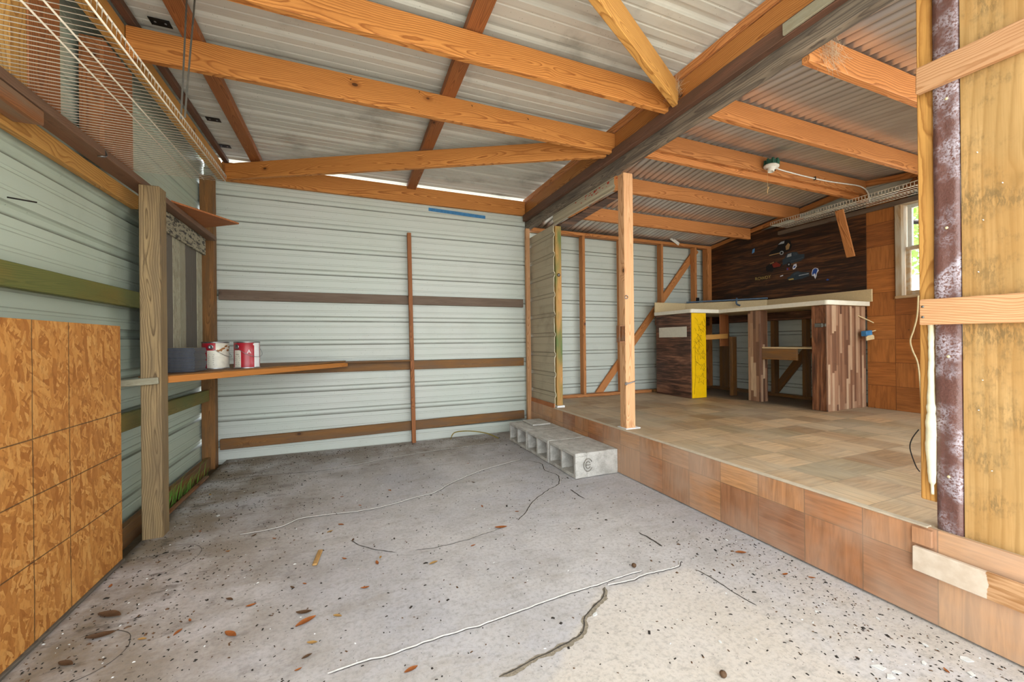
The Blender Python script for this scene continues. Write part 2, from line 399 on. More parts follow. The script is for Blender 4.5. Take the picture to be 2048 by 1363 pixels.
def printed(name, cols, axis=0, rough=.45, sc=1.):
    m = M(name); q = [(1.6, 15., 15.), (15., 1.6, 15.), (15., 15., 1.6)][axis]; V = m.vm('MULTIPLY', m.P, [c * sc for c in q])
    a = m.noise(V, 1., 5., .62, 1.4)['Fac']; b = m.noise(m.vm('MULTIPLY', V, (2.2, 5., 5.) if axis == 0 else (5., 5., 2.2)), 1., 4., .65, .4)['Fac']
    t = m.math('ADD', m.math('MULTIPLY', a, .65), m.math('MULTIPLY', b, .35))
    col = m.ramp(m.ss(t, .34, .66), [(i / (len(cols) - 1), lin(c)) for i, c in enumerate(cols)]); return m.out(col, rough, 0., .4)
m_walnut = printed('walnut_panel', ['#1C110B', '#2C1A10', '#4A2C1A', '#6E4628'])
m_walnut2 = printed('walnut_door', ['#2E1D15', '#4A3126', '#6E4A38', '#94694E'])
m_walnut3 = printed('walnut_upright', ['#4A2E20', '#6E452E', '#8A5A3C', '#A4744E'], 2)
# vinyl wrapped brown trim with chalky patches
m = M('brown_vinyl'); P = m.xyz(m.P)
gr = m.noise(m.vm('MULTIPLY', m.P, (6., 130., 130.)), 1., 3., .6, .6)['Fac']
bl = m.noise(m.P, 5.5, 4., .6)['Fac']
wv = m.math('MULTIPLY', m.ss(bl, .44, .60), m.ss(gr, .38, .56))
col = m.mix(m.ss(gr, .3, .7, 0., .35), lin('#6B4841'), lin('#4A302B')); col = m.mix(m.math('MULTIPLY', wv, .75), col, lin('#B9B2BC'))
m.bump(m.math('ADD', gr, m.math('MULTIPLY', m.noise(m.P, 9., 2.)['Fac'], 3.)), .6, .003); m_vinyl = m.out(col, .38, 0., .6)

# concrete floor
m = M('concrete'); x, y, z = m.xyz(m.P)[0:3]
big = m.noise(m.P, .9, 5., .6)['Fac']; med = m.noise(m.P, 4.5, 6., .65)['Fac']; fin = m.noise(m.P, 60., 4., .7)['Fac']
streak = m.noise(m.vm('MULTIPLY', m.P, (3., 9., 1.)), 1., 5., .65, .8)['Fac']
col = m.mix(m.ss(big, .35, .65), lin('#CBC7C6'), lin('#B7B5B9'))
col = m.mix(m.ss(med, .4, .7, 0., .5), col, lin('#A8A39E')); col = m.mix(m.ss(streak, .5, .72, 0., .45), col, lin('#A39A90'))
# earth washed in along the left and back walls
e1 = m.math('MAXIMUM', m.ss(x, -1.1, .25, 1., 0.), m.ss(y, 2.9, 4.3, 0., .75))
dn = m.noise(m.P, 2.3, 6., .65)['Fac']; dm = m.math('MULTIPLY', e1, m.ss(dn, .32, .6))
col = m.mix(m.math('MULTIPLY', dm, .85), col, lin('#7C6B50'))
dk = m.math('MULTIPLY', e1, m.ss(m.noise(m.vm('MULTIPLY', m.P, (5., 9., 1.)), 1., 5., .7)['Fac'], .55, .66)); col = m.mix(m.math('MULTIPLY', dk, .6), col, lin('#3C3226'))
# paler, newer patch near the doorway
wob = m.math('MULTIPLY', m.math('SUBTRACT', m.noise(m.P, 5., 3.)['Fac'], .5), .12)
pat = m.math('MULTIPLY', m.ss(m.math('ADD', y, wob), 1.38, 1.44, 1., 0.), m.ss(m.math('ADD', m.math('SUBTRACT', x, m.math('MULTIPLY', m.math('SUBTRACT', y, 1.2), 1.2)), wob), .64, .70))
pat = m.math('MULTIPLY', pat, m.ss(m.math('ADD', x, wob), 1.5, 1.42, 1., 0.) if False else m.ss(m.math('ADD', x, wob), 1.40, 1.50, 1., 0.))
col = m.mix(m.math('MULTIPLY', pat, .8), col, m.mix(m.ss(big, .4, .6), lin('#D6CEC6'), lin('#CBC2B8')))
warm = m.ss(y, .9, 1.5, .55, 0.); col = m.mix(m.math('MULTIPLY', warm, m.ss(med, .3, .6)), col, lin('#CFC5B8'))
# grit lying along the platform and in spots
v = m.vor(m.P, 105.); g1 = m.math('LESS_THAN', v['Distance'], .15)
gz = m.math('MULTIPLY', m.ss(x, 1.25, 1.8, 0., 1.), m.ss(y, .3, 2.4, 1., .0)); gz = m.math('ADD', m.math('MULTIPLY', gz, .55), .04)
gz = m.math('ADD', gz, m.math('MULTIPLY', m.ss(m.noise(m.P, 2.6, 3.)['Fac'], .5, .7), .22))
k = m.math('MULTIPLY', g1, m.math('LESS_THAN', m.xyz(v['Color'])[0], gz)); col = m.mix(m.math('MULTIPLY', k, .85), col, lin('#33302C'))
col = m.mix(m.ss(fin, .42, .75, 0., .4), col, lin('#77726E')); f2 = m.noise(m.vm('MULTIPLY', m.P, (14., 26., 1.)), 1., 6., .75)['Fac']; col = m.mix(m.ss(f2, .52, .72, 0., .45), col, lin('#7E7974'))
m.bump(m.math('ADD', m.math('MULTIPLY', med, 2.), fin), .35, .004); m_conc = m.out(col, .85, 0., .2)

m = M('block_concrete'); a = m.noise(m.P, 12., 5., .7)['Fac']; b = m.noise(m.P, 90., 3., .7)['Fac']; v = m.vor(m.P, 120.)
col = m.mix(m.ss(a, .35, .7), lin('#C6C3BD'), lin('#A5A19A')); col = m.mix(m.math('MULTIPLY', m.math('LESS_THAN', v['Distance'], .22), .45), col, lin('#5E5A54'))
m.bump(m.math('ADD', b, v['Distance']), .5, .003); m_block = m.out(col, .9, 0., .2)

# OSB
m = M('osb'); x, y, z = m.xyz(m.P)[0:3]; col = None; base = m.comb(y, z, 0.)
def osb_layer(sc, ang, off):
    r = m.t.nodes.new('ShaderNodeVectorRotate'); r.rotation_type = 'Z_AXIS'; m.set(r.inputs['Vector'], base); r.inputs['Angle'].default_value = ang
    dn = m.noise(base, 16., 3.)['Color']; vv = m.vm('ADD', r.outputs[0], m.vm('MULTIPLY', dn, (.035, .035, 0)))
    v = m.vor(m.vm('ADD', m.vm('MULTIPLY', vv, (sc[0], sc[1], 1.)), (off, off, 0.)), 1.); return m.xyz(v['Color'])
L1 = osb_layer((16., 70.), .6, 0.); L2 = osb_layer((22., 95.), 2.1, 5.); L3 = osb_layer((14., 55.), 1.45, 9.)
sel = m.math('GREATER_THAN', L1[1], .5); sel2 = m.math('GREATER_THAN', L3[1], .6)
t = m.math('ADD', m.math('MULTIPLY', sel, L1[0]), m.math('MULTIPLY', m.math('SUBTRACT', 1., sel), L2[0])); t = m.math('ADD', m.math('MULTIPLY', sel2, L3[0]), m.math('MULTIPLY', m.math('SUBTRACT', 1., sel2), t))
t = m.math('ADD', .22, m.math('MULTIPLY', t, .6)); col = m.ramp(t, [(0., lin('#8E5420')), (.25, lin('#A2672E')), (.55, lin('#BE8240')), (.75, lin('#CB924E')), (1., lin('#D6A868'))])
fg = m.noise(m.vm('MULTIPLY', base, (60., 25., 1.)), 1., 4., .7)['Fac']; col = m.mix(m.ss(fg, .45, .75, 0., .5), col, lin('#7C4A1C'))
wv = m.math('MULTIPLY', m.math('SUBTRACT', m.noise(base, 3., 2.)['Fac'], .5), .012)
ln = None
for ax, c in ((y, 1.939), (y, 2.138), (z, .726), (z, .523), (z, .294), (y, 1.70), (y, 1.45)):
    d = m.math('ABSOLUTE', m.math('SUBTRACT', m.math('ADD', ax, wv), c)); k = m.ss(d, .0015, .0035, 1., 0.)
    ln = k if ln is None else m.math('MAXIMUM', ln, k)
col = m.mix(m.math('MULTIPLY', ln, .8), col, lin('#4A3A26')); m.bump(t, .3, .002); m_osb = m.out(col, .6)

# butcher-block laminate
m = M('strip_laminate'); x, y, z = m.xyz(m.P)[0:3]; s_ = m.math('ADD', x, y)
cu = m.math('FLOOR', m.math('DIVIDE', s_, .032)); ro = m.xyz(m.wn(m.comb(cu, 1., 0.))['Color'])[0]
cv = m.math('FLOOR', m.math('DIVIDE', m.math('ADD', z, ro), .38)); rr = m.xyz(m.wn(m.comb(cu, cv, 2.))['Color'])[0]
col = m.ramp(rr, [(0., lin('#5A3E30')), (.4, lin('#7E5A44')), (.75, lin('#97735A')), (1., lin('#BBA084'))])
g = m.noise(m.vm('MULTIPLY', m.P, (90., 90., 5.)), 1., 4., .6, .6)['Fac']; col = m.mix(m.ss(g, .45, .75, 0., .5), col, lin('#4A3428')); m_strip = m.out(col, .4, 0., .45)

def _darken_corner(m, col):  # tiles turn darker grey toward the back right corner
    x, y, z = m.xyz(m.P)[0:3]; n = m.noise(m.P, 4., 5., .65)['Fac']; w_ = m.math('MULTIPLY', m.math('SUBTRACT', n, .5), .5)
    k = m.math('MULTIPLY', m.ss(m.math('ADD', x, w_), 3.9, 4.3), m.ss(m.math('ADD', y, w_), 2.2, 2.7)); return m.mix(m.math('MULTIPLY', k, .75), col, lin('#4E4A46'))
m_tfloor = tiles('parquet_floor', 0, 1, 1.96, .764, ['#A08264', '#BB9A74', '#9A8668', '#CBA880', '#B39878', '#92714F', '#C2A480', '#AE9474'], line='#77664E', haze='#B4AC98', hz=.4, extra=_darken_corner)
m_trise = tiles('parquet_riser', 1, 2, .764, .006, ['#B5794C', '#9E6842', '#C08A5C', '#946244', '#C69262', '#A97C5E'], line='#6E5238', haze='#B8A08C', hz=.6, spots=.15)
m_twall = tiles('parquet_wall', 1, 2, 1.946, .35, ['#B27038', '#9C602E', '#BE7C40', '#8E562C', '#B6743A', '#A66632'], line='#4A2A14', spots=.35)

# ------------------------------------------------------------------ SETTING
def struct(o): o['kind'] = 'structure'; return o
bm = bmesh.new(); nx, ny = 60, 80; grid = []
for i in range(nx + 1):
    col_ = []
    for j in range(ny + 1):
        X = -1.05 + 3.05 * i / nx; Y = -1.2 + 5.6 * j / ny
        col_.append(bm.verts.new((X, Y, .004 * mnoise.noise(Vector((X * 1.5, Y * 1.5, 0))))))
    grid.append(col_)
for i in range(nx):
    for j in range(ny): bm.faces.new((grid[i][j], grid[i + 1][j], grid[i + 1][j + 1], grid[i][j + 1])).smooth = True
ex = bmesh.ops.extrude_face_region(bm, geom=[e for e in bm.edges if e.is_boundary] + [])
for v_ in [q for q in ex['geom'] if isinstance(q, bmesh.types.BMVert)]: v_.co.z = -.12
floor = struct(link('floor', mesh_of(bm), m_conc))
m_soil = flat('soil', '#5A4E3C', .95, var=.35, scale=14)
m_yard = flat('yard', '#A9A8A2', .9, var=.2, scale=3)
bm = bmesh.new(); bbox(bm, -1.6, -1.045, -.8, 4.6, -.14, -.035); struct(link('floor_soil_edge', mesh_of(bm), m_soil))
bm = bmesh.new(); bbox(bm, -40, 40, -40, 40, -.3, -.13); struct(link('floor_outside', mesh_of(bm), m_yard))

# walls
P9 = ribs(-.1, 2.72, 2.205)
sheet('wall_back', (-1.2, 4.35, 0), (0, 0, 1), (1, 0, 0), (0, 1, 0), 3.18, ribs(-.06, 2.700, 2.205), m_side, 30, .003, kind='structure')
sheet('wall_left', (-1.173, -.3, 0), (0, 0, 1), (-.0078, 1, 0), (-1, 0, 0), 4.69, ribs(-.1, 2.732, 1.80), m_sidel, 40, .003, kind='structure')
sheet('wall_divider', (1.985, 3.72, 0), (0, 0, 1), (0, 1, 0), (1, 0, 0), .64, ribs(.39, 2.27, 2.17, .21, .026, .014, 1, .004, .010), m_dusty, 14, .003, kind='structure')
sheet('wall_back_room', (2.0, 4.39, 0), (0, 0, 1), (1, 0, 0), (0, 1, 0), 2.95, ribs(.30, 2.44, 2.17, .2105, .026, .014, 1, .003, .012), m_room, 24, .002, kind='structure')
wr = sheet('wall_right', (4.93, -.2, 0), (0, 0, 1), (0, 1, 0), (1, 0, 0), 2.36 - .2 + .0, ribs(.30, 1.42, 2.17, .2105, .026, .014, 1, .003, .012), m_room, 20, .002, kind='structure')
sheet('wall_right_lower', (4.93, 2.16, 0), (0, 0, 1), (0, 1, 0), (1, 0, 0), 2.24, ribs(.30, 2.62, 2.17, .2105, .026, .014, 1, .003, .012), m_room, 20, .002, kind='structure')
sheet('wall_right_upper', (4.93, -.2, 0), (0, 0, 1), (0, 1, 0), (1, 0, 0), 2.36, ribs(2.31, 2.62, 2.17, .2105, .026, .014, 1, .003, .012), m_room, 12, .002, kind='structure')
# main roof, rising as one flat plane; ribs run across
sheet('ceiling', (-1.35, 0, 2.735), (0, 1, 0), (1, 0, 0), (0, 0, 1), 3.42, ribs(-.35, 4.418, 2.47, .2286, dm=.02, dmin=.004), m_roof, 34, .004, kind='structure')
# corrugated gable over the raised room
pc = [(i * .0677 / 8, -.0115 * math.cos(2 * PI * i / 8)) for i in range(int(2.98 / .0677 * 8))]
def gab(p): return -.13 * abs(p.y - 2.42)
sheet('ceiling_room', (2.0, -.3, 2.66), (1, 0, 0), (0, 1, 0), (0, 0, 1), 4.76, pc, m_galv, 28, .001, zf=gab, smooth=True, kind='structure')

# raised platform
bm = bmesh.new(); bbox(bm, 1.972, 4.93, -.6, 4.39, .30, .35); pf = struct(link('floor_raised', mesh_of(bm), m_tfloor))
bm = bmesh.new(); bbox(bm, 1.958, 1.972, -.6, 4.35, .008, .352, .002); link('riser', mesh_of(bm), m_trise, None, pf)
bm = bmesh.new(); bbox(bm, 1.954, 1.985, .79, 3.70, .349, .356, .002); link('nosing', mesh_of(bm), flat('nosing', '#B9AA94', .7), None, pf)

# finish panels of the raised room's right wall
bm = bmesh.new(); bbox(bm, 4.85, 4.865, 2.165, 2.40, .35, 2.40); bbox(bm, 4.85, 4.865, .9, 2.165, .35, 1.43)
struct(link('wall_right_tiles', mesh_of(bm), m_twall))
bm = bmesh.new(); tp = lambda y_: min(2.42, 2.655 - .13 * abs(y_ - 2.42) - .02)
ys = [2.40, 3.2, 3.9, 4.33]
prism(bm, [(-y_, 1.27) for y_ in ys][::1] + [(-y_, tp(y_)) for y_ in ys[::-1]], 0, .012)
me = mesh_of(bm); o = link('wall_panel', me, m_walnut, Matrix(((0, 0, 1, 4.842), (-1, 0, 0, 0), (0, 1, 0, 0), (0, 0, 0, 1))), None, label='dark walnut plywood panel with car stickers on the right wall above the counter', cat='panel')

# ------------------------------------------------------------------ window
wf = empty('window_1', (4.86, 1.7, 1.43), kind='structure')
m_alum = flat('sash_white', '#C9CCC6', .4, var=.06); m_trimw = wood('window_trim', '#B79A74', '#8A6A44', knots=.1, grey='#B9B6AA', greyamt=.6)
board('side_casing', 4.83, 4.95, 2.115, 2.165, 1.42, 2.33, m_trimw, parent=wf); board('side_casing', 4.83, 4.95, 1.14, 1.19, 1.42, 2.33, m_trimw, parent=wf)
board('head_casing', 4.83, 4.95, 1.14, 2.165, 2.30, 2.34, m_trimw, parent=wf); board('sill', 4.82, 4.95, 1.14, 2.165, 1.42, 1.445, m_trimw, parent=wf)
def sash(z0, z1, X):
    bm = bmesh.new(); a, b, t_ = 1.20, 2.10, .032
    bbox(bm, X, X + .03, a, a + t_, z0, z1, .002); bbox(bm, X, X + .03, b - t_, b, z0, z1, .002); bbox(bm, X, X + .03, a + t_, b - t_, z0, z0 + t_ * 1.3, .002); bbox(bm, X, X + .03, a + t_, b - t_, z1 - t_, z1, .002)
    return mesh_of(bm)
link('upper_sash', sash(1.87, 2.30, 4.90), m_alum, None, wf); link('lower_sash', sash(1.445, 1.90, 4.865), m_trimw, None, wf)
m = M('window_glass'); t_ = m.t; tr = t_.nodes.new('ShaderNodeBsdfTransparent'); gl = t_.nodes.new('ShaderNodeBsdfGlossy'); gl.inputs['Roughness'].default_value = .03
fr = t_.nodes.new('ShaderNodeFresnel'); mx = t_.nodes.new('ShaderNodeMixShader'); t_.links.new(fr.outputs[0], mx.inputs[0]); t_.links.new(tr.outputs[0], mx.inputs[1]); t_.links.new(gl.outputs[0], mx.inputs[2])
t_.links.new(mx.outputs[0], t_.nodes['Material Output'].inputs[0]); m_glass = m.m
for z0, z1, X in ((1.90, 2.27, 4.914), (1.485, 1.87, 4.879)):
    bm = bmesh.new(); bbox(bm, X, X + .003, 1.23, 2.07, z0, z1); link('pane', mesh_of(bm), m_glass, None, wf)

# greenery outside the window
def leafcloud(name, c, r, n, mat, s=.09, **t):
    bm = bmesh.new(); c = Vector(c)
    for i in range(n):
        d = Vector((random.gauss(0, 1), random.gauss(0, 1), random.gauss(0, 1))).normalized() * (random.random() ** .4)
        p = Vector((d.x * r[0], d.y * r[1], d.z * r[2])); q = Matrix.Rotation(random.random() * 6.28, 3, Vector((random.random() - .5, random.random() - .5, random.random() - .5)).normalized())
        k = s * random.uniform(.5, 1.2); vs = [bm.verts.new(p + q @ Vector(a) * k) for a in ((-.5, 0, 0), (0, -.28, .05), (.5, 0, 0), (0, .28, .05))]; bm.faces.new(vs)
    return link(name, mesh_of(bm), mat, Matrix.Translation(c), **t)
m_fol = flat('foliage_bright', '#8FBF55', .6, var=.4, scale=2.); m_fol2 = flat('foliage_dark', '#5C8A3A', .6, var=.4, scale=2.)
tr_ = empty('tree', (10.2, 4.6, -.13), label='leafy green tree seen through the upper window pane', cat='tree')
for q in ((10.2, 4.6, 3.9, 2.2, 2.0, 1.7, 2600), (9.6, 3.6, 2.9, 1.3, 1.2, .9, 1200)):
    leafcloud('foliage', q[:3], q[3:6], q[6], m_fol, .16, parent=tr_)
tubeobj('trunk', [(10.2, 4.6, -.13), (10.1, 4.5, 1.4), (10.2, 4.6, 3.6)], [.14, .11, .06], m_brown, 8, tr_)
leafcloud('shrub', (8.6, 3.6, .55), (1.0, 1.3, .85), 2000, m_fol2, .11, label='darker green shrub low outside the window', cat='shrub')
tubeobj('branch', spline([(6.8, 2.1, 2.58), (6.8, 2.7, 2.52), (6.85, 3.0, 2.56), (8.0, 3.6, 2.45), (10.1, 4.5, 2.1)]), .03, m_iron, 6, tr_)

# ------------------------------------------------------------------ CARPORT ROOF FRAMING
board('rafter', -1.03, 1.93, 1.981, 2.019, 2.505, 2.655, m_beam, label='orange pine rafter crossing the white metal ceiling nearest the camera', cat='beam')
r2 = board('rafter', -1.03, 1.93, 2.58, 2.618, 2.505, 2.66, m_beam, label='orange pine rafter with nails sticking out, reaching from the wire shelf to the dark beam', cat='beam')
for nx_, nz in ((.021, 2.625), (.426, 2.640), (.772, 2.625), (1.182, 2.618)):
    tubeobj('nail', [(nx_, 2.58, nz + .012), (nx_ - .004, 2.555, nz - .012)], .0022, m_iron, 5, r2)
stick('diagonal_beam', (-1.0, 4.24, 2.58), (1.90, 2.66, 2.575), .038, .14, m_beam, label='orange beam running diagonally from the left corner post under the rafters', cat='beam')
stick('diagonal_beam', (-1.0, .42, 2.575), (1.90, 1.93, 2.575), .038, .14, m_yel, label='yellow pine brace at the top of the photo ending in a cobweb at the dark beam', cat='beam')
board('purlin', -.80, -.715, -.3, 4.42, 2.662, 2.712, m_red, label='brown purlin under the ceiling sheets, left of the two', cat='beam')
board('purlin', .57, .66, -.3, 4.42, 2.662, 2.712, m_red, label='reddish purlin under the ceiling sheets, near the middle of the carport', cat='beam')
board('top_plate', -1.05, 1.92, 4.29, 4.33, 2.525, 2.690, m_beam, label='orange top plate board along the head of the white back wall', cat='beam')
board('top_plate', -1.075, -1.035, -.3, 4.28, 2.52, 2.66, m_yel, label='yellow pine top plate on the left wall above the wire shelf', cat='beam')
board('roof_ledger', -1.035, -.995, -.3, 4.3, 2.68, 2.715, m_brown, label='thin brown strip along the left edge of the white ceiling', cat='beam')
board('center_plate', 1.93, 1.97, -.3, 4.34, 2.53, 2.665, m_beam, label='wide orange plate above the dark beam between carport and raised room', cat='beam')
board('center_plate', 1.915, 1.965, -.3, 4.34, 2.672, 2.722, m_frame, label='narrow orange rail on top of the wide orange plate under the ceiling', cat='beam')
board('ledger_beam', 1.895, 1.94, -.3, 4.30, 2.455, 2.53, m_brown, label='brown ledger running along the upper side of the dark weathered beam', cat='beam')
board('header_beam', 1.94, 2.00, -.3, 4.35, 2.375, 2.53, m_dark, label='dark grey weathered beam spanning the opening of the raised room', cat='beam')
board('lath', 1.88, 1.895, .6, 1.25, 2.46, 2.515, m_barnl, label='short whitewashed lath nailed to the brown ledger at the top right', cat='board')
# nail plates
for i, (px, py) in enumerate(((-.90, 2.614), (-.93, 3.60), (-.97, 4.05))):
    bm = bmesh.new(); bbox(bm, -.045, .045, -.028, .028, -.0015, .0015, .0008)
    hg = link('mending_plate', mesh_of(bm), m_iron, Matrix.Translation((px, py, 2.7295)), label=['small dark metal plate on the ceiling nearest the wire shelf top', 'small dark metal plate on the ceiling midway to the back corner', 'small dark metal plate on the ceiling closest to the back corner'][i], cat='metal plate')
    for sx in (-.022, .022):
        bm = bmesh.new(); lathe(bm, [(0.0001, -.003), (.006, -.002), (.006, 0)], 10); link('screw', mesh_of(bm), m_steel, Matrix.Translation((px + sx, py, 2.7295)), hg)
# strap that carries the wire shelf
st = empty('hanging_strap', (-.68, 2.33, 2.70), label='perforated galvanised strap hanging from the purlin to the wire shelf', cat='strap')
for a, b in (((-.700, 2.33, 2.72), (-.648, 2.075, 2.0)), ((-.668, 2.33, 2.72), (-.632, 2.06, 2.0))):
    stick('strand', a, b, .002, .007, m_zinc, up=(1, .3, 0), warp=.006, bev=.0005, parent=st)

# ------------------------------------------------------------------ LEFT WALL
board('wall_stud', -1.17, -1.08, 1.93, 2.01, 1.97, 2.52, m_yel, bev=.002, label='orange stud behind the wire shelf, at the left edge of the photo', cat='stud')
board('wall_stud', -1.17, -1.08, 2.012, 2.19, 1.97, 2.52, m_red, label='wide red-brown stud behind the wire shelf near the left edge', cat='stud')
board('wall_stud', -1.17, -1.08, 2.50, 2.78, 1.97, 2.52, m_red, label='red-brown built-up stud behind the middle of the wire shelf', cat='stud')
board('shelf_ledger', -1.13, -1.04, -.3, 4.08, 1.925, 1.962, m_brown2, label='brown ledger board carrying the wire shelf along the left wall', cat='board')
board('scrap_board', -1.13, -1.045, -.3, 2.03, 1.868, 1.922, m_scrap, label='weathered scrap board under the ledger in the upper left', cat='board')
board('wall_plate', -1.168, -1.132, -.3, 2.97, 1.84, 1.92, m_yel, label='yellow pine plate below the ledger on the left wall', cat='board')
board('wall_girt', -1.168, -1.13, -.3, 2.97, 1.265, 1.358, m_girtg, label='green stained horizontal girt on the left wall above the chipboard', cat='board')
stick('wall_girt', (-1.15, -.3, .68), (-1.15, 4.19, .612), .036, .095, m_girtg, label='low green stained girt beside the chipboard and behind the weathered post', cat='board')
board('base_board', -1.168, -1.13, -.3, 4.2, -.1, .075, m_girt, label='dirty base board at the foot of the left wall', cat='board')
board('edge_form', -1.075, -1.047, 2.84, 3.85, -.06, .012, m_scrap, label='thin brown form board along the slab edge by the grass', cat='board')
board('weathered_post', -1.05, -.96, 2.75, 2.84, -.035, 1.92, m_post, label='weathered grey-brown post standing left of the paint shelf', cat='post')
board('corner_post', -1.192, -1.095, 4.2, 4.29, -.035, 2.52, m_post2, label='brown corner post where the left and back walls meet', cat='post')
stick('short_board', (-1.155, 2.738, .846), (-.967, 2.738, .858), .018, .036, m_barnl, label='short grey board between the chipboard and the weathered post', cat='board')
osb = board('chipboard_sheet', -1.05, -1.038, .4, 2.525, .012, 1.145, m_osb, axis='x', bev=.0008, warp=0, label='orange chipboard sheet with drawn grid lines leaning on the left wall', cat='board')
# chipboard shader works on world axes: bake the placement into the mesh
osb.data.transform(W[osb.name]); osb.matrix_basis = Matrix.Identity(4); W[osb.name] = Matrix.Identity(4)
board('sill_strip', -1.06, -1.026, .4, 2.525, -.03, .012, m_barnd, label='pale dusty strip under the bottom edge of the chipboard', cat='board')
tubeobj('nail', [(-1.165, 2.06, 1.60), (-1.10, 2.09, 1.598)], .003, m_iron, 5, label='long dark nail sticking out of the left wall siding', cat='nail')
# reclaimed boards
bp = empty('board_panel', (-1.12, 3.4, .9), label='panel of grey and white reclaimed boards between the two left posts', cat='panel')
y_ = 2.985
for i, (w_, q) in enumerate(((.13, 0), (.13, 0), (.141, 0), (.115, 1), (.115, 1), (.117, 0), (.117, 0), (.12, 1))):
    board('plank', -1.128, -1.112, y_, y_ + w_ - .004, .895 + .006 * (i % 3), 1.80, m_barnl if q else m_barnd, parent=bp); y_ += w_
board('header', -1.110, -1.094, 2.975, 4.0, 1.785, 1.922, m_barnh, parent=bp)
# little triangular shelf
bm = bmesh.new(); prism(bm, [(-1.05, 3.18), (-.775, 3.60), (-1.07, 3.82)], 1.964, 1.975)
link('corner_shelf', mesh_of(bm), m_plyr, label='small triangular plywood shelf on the ledger near the back corner', cat='shelf')
# grass tuft along the slab edge
bm = bmesh.new()
for i in range(75):
    x_, y_ = random.uniform(-1.14, -1.085), random.uniform(2.9, 3.95) if i % 3 else random.gauss(3.3, .1)
    h = random.uniform(.05, .20); a = random.uniform(-.7, 1.3); d = Vector((math.cos(a), math.sin(a), 0)) * h * random.uniform(.1, .6)
    s_ = Vector((.001, .0014, 0)); p = Vector((x_, y_, -.035))
    v_ = [bm.verts.new(p - s_), bm.verts.new(p + s_), bm.verts.new(p + d * .4 + Vector((0, 0, h * .7)) + s_ * .7), bm.verts.new(p + d * .4 + Vector((0, 0, h * .7)) - s_ * .7), bm.verts.new(p + d + Vector((0, 0, h)))]
    bm.faces.new(v_[:4]); bm.faces.new((v_[3], v_[2], v_[4]))
link('grass', mesh_of(bm), m_grass, label='green grass growing along the slab edge by the left wall', cat='grass', kind='stuff')

# ------------------------------------------------------------------ WIRE SHELVES
def wire_shelf(name, label, loc, xb, xf, ya, yb, z, mids, step, flip=1, wr_=.0018):
    t_ = empty(name, loc, label=label, cat='wire shelf')
    for nm, X, Z, r in [('back_rail', xb, z, .0032), ('front_rail', xf, z - .003, .0032), ('lip_rail', xf, z + .033, .0032)] + [('middle_rail', q, z - .004, .003) for q in mids]:
        tubeobj(nm, [(X, ya, Z), (X, yb, Z)], r, m_wire, 6, t_)
    proto = None; n = int(abs(yb - ya) / step)
    for i in range(n + 1):
        Y = ya + (yb - ya) * i / n
        if proto is None:
            bm = bmesh.new(); tube(bm, [(0, 0, 0), (xf - xb, 0, 0), (xf - xb + .002 * flip, 0, .033)], wr_, 4); me = mesh_of(bm)
            proto = link('cross_wire', me, m_wire, Matrix.Translation((xb, Y, z)), t_)
        else:
            o = proto.copy(); COL.objects.link(o); o.parent = t_; o.matrix_basis = W[t_.name].inverted() @ Matrix.Translation((xb, Y, z))
    return t_
sh = wire_shelf('wire_shelf', 'white wire shelf on the left wall under the ceiling', (-.86, 2.0, 1.975), -1.06, -.642, 1.15, 2.70, 1.972, (-.80, -.745), .0254)
tubeobj('shelf_clip', [(-1.045, 2.42, 1.96), (-1.036, 2.42, 1.93), (-1.036, 2.405, 1.918), (-1.06, 2.40, 1.915)], .004, m_steel, 6, sh)
shr = wire_shelf('wire_shelf', 'white wire shelf on the right wall over the window of the raised room', (4.6, 2.4, 2.36), 4.80, 4.52, 1.2, 3.16, 2.36, (4.68,), .0254, -1, .0027)
board('shelf_rail', 4.815, 4.845, 1.0, 3.28, 2.305, 2.35, m_grey, label='grey brown rail on the right wall beneath the wire shelf', cat='board')
stick('shelf_brace', (4.62, 2.515, 2.35), (4.79, 2.505, 1.885), .075, .018, m_frame, up=(1, 0, .3), label='short splintered brace board propping the right wire shelf', cat='brace')

# ------------------------------------------------------------------ BACK WALL OF CARPORT
board('wall_girt', -1.09, 1.895, 4.31, 4.347, 1.452, 1.545, m_grey, label='uppermost grey-brown girt across the white back wall', cat='board')
board('wall_girt', -1.09, 1.895, 4.31, 4.347, .765, .857, m_girt, label='middle girt across the white back wall at shelf height', cat='board')
stick('wall_girt', (-1.09, 4.328, .150), (1.895, 4.328, .193), .036, .095, m_girt, label='lowest girt across the white back wall near the floor', cat='board')
stick('batten', (.583, 4.285, 2.196), (.612, 4.285, 0), .045, .04, m_red, up=(1, 0, 0), label='slim red-brown upright in the middle of the back wall', cat='board')
board('batten', 1.915, 1.965, 4.26, 4.30, .09, 2.37, m_pale, label='slim pale upright at the right end of the back wall beside the dusty siding', cat='board')
stick('tape', (.802, 4.345, 2.490), (1.447, 4.345, 2.470), .002, .036, m_blue, bev=0, warp=0, label='strip of blue painter tape on the back wall under the top plate', cat='tape')
bm = bmesh.new(); tube(bm, spline([(1.0, 4.27, .0), (1.03, 4.24, .07), (1.12, 4.22, .085), (1.25, 4.2, .075), (1.38, 4.15, .05), (1.47, 4.05, .012)]), .006, 6)
link('root', mesh_of(bm), m_vine, label='yellow root arching out of the floor at the back wall', cat='root')

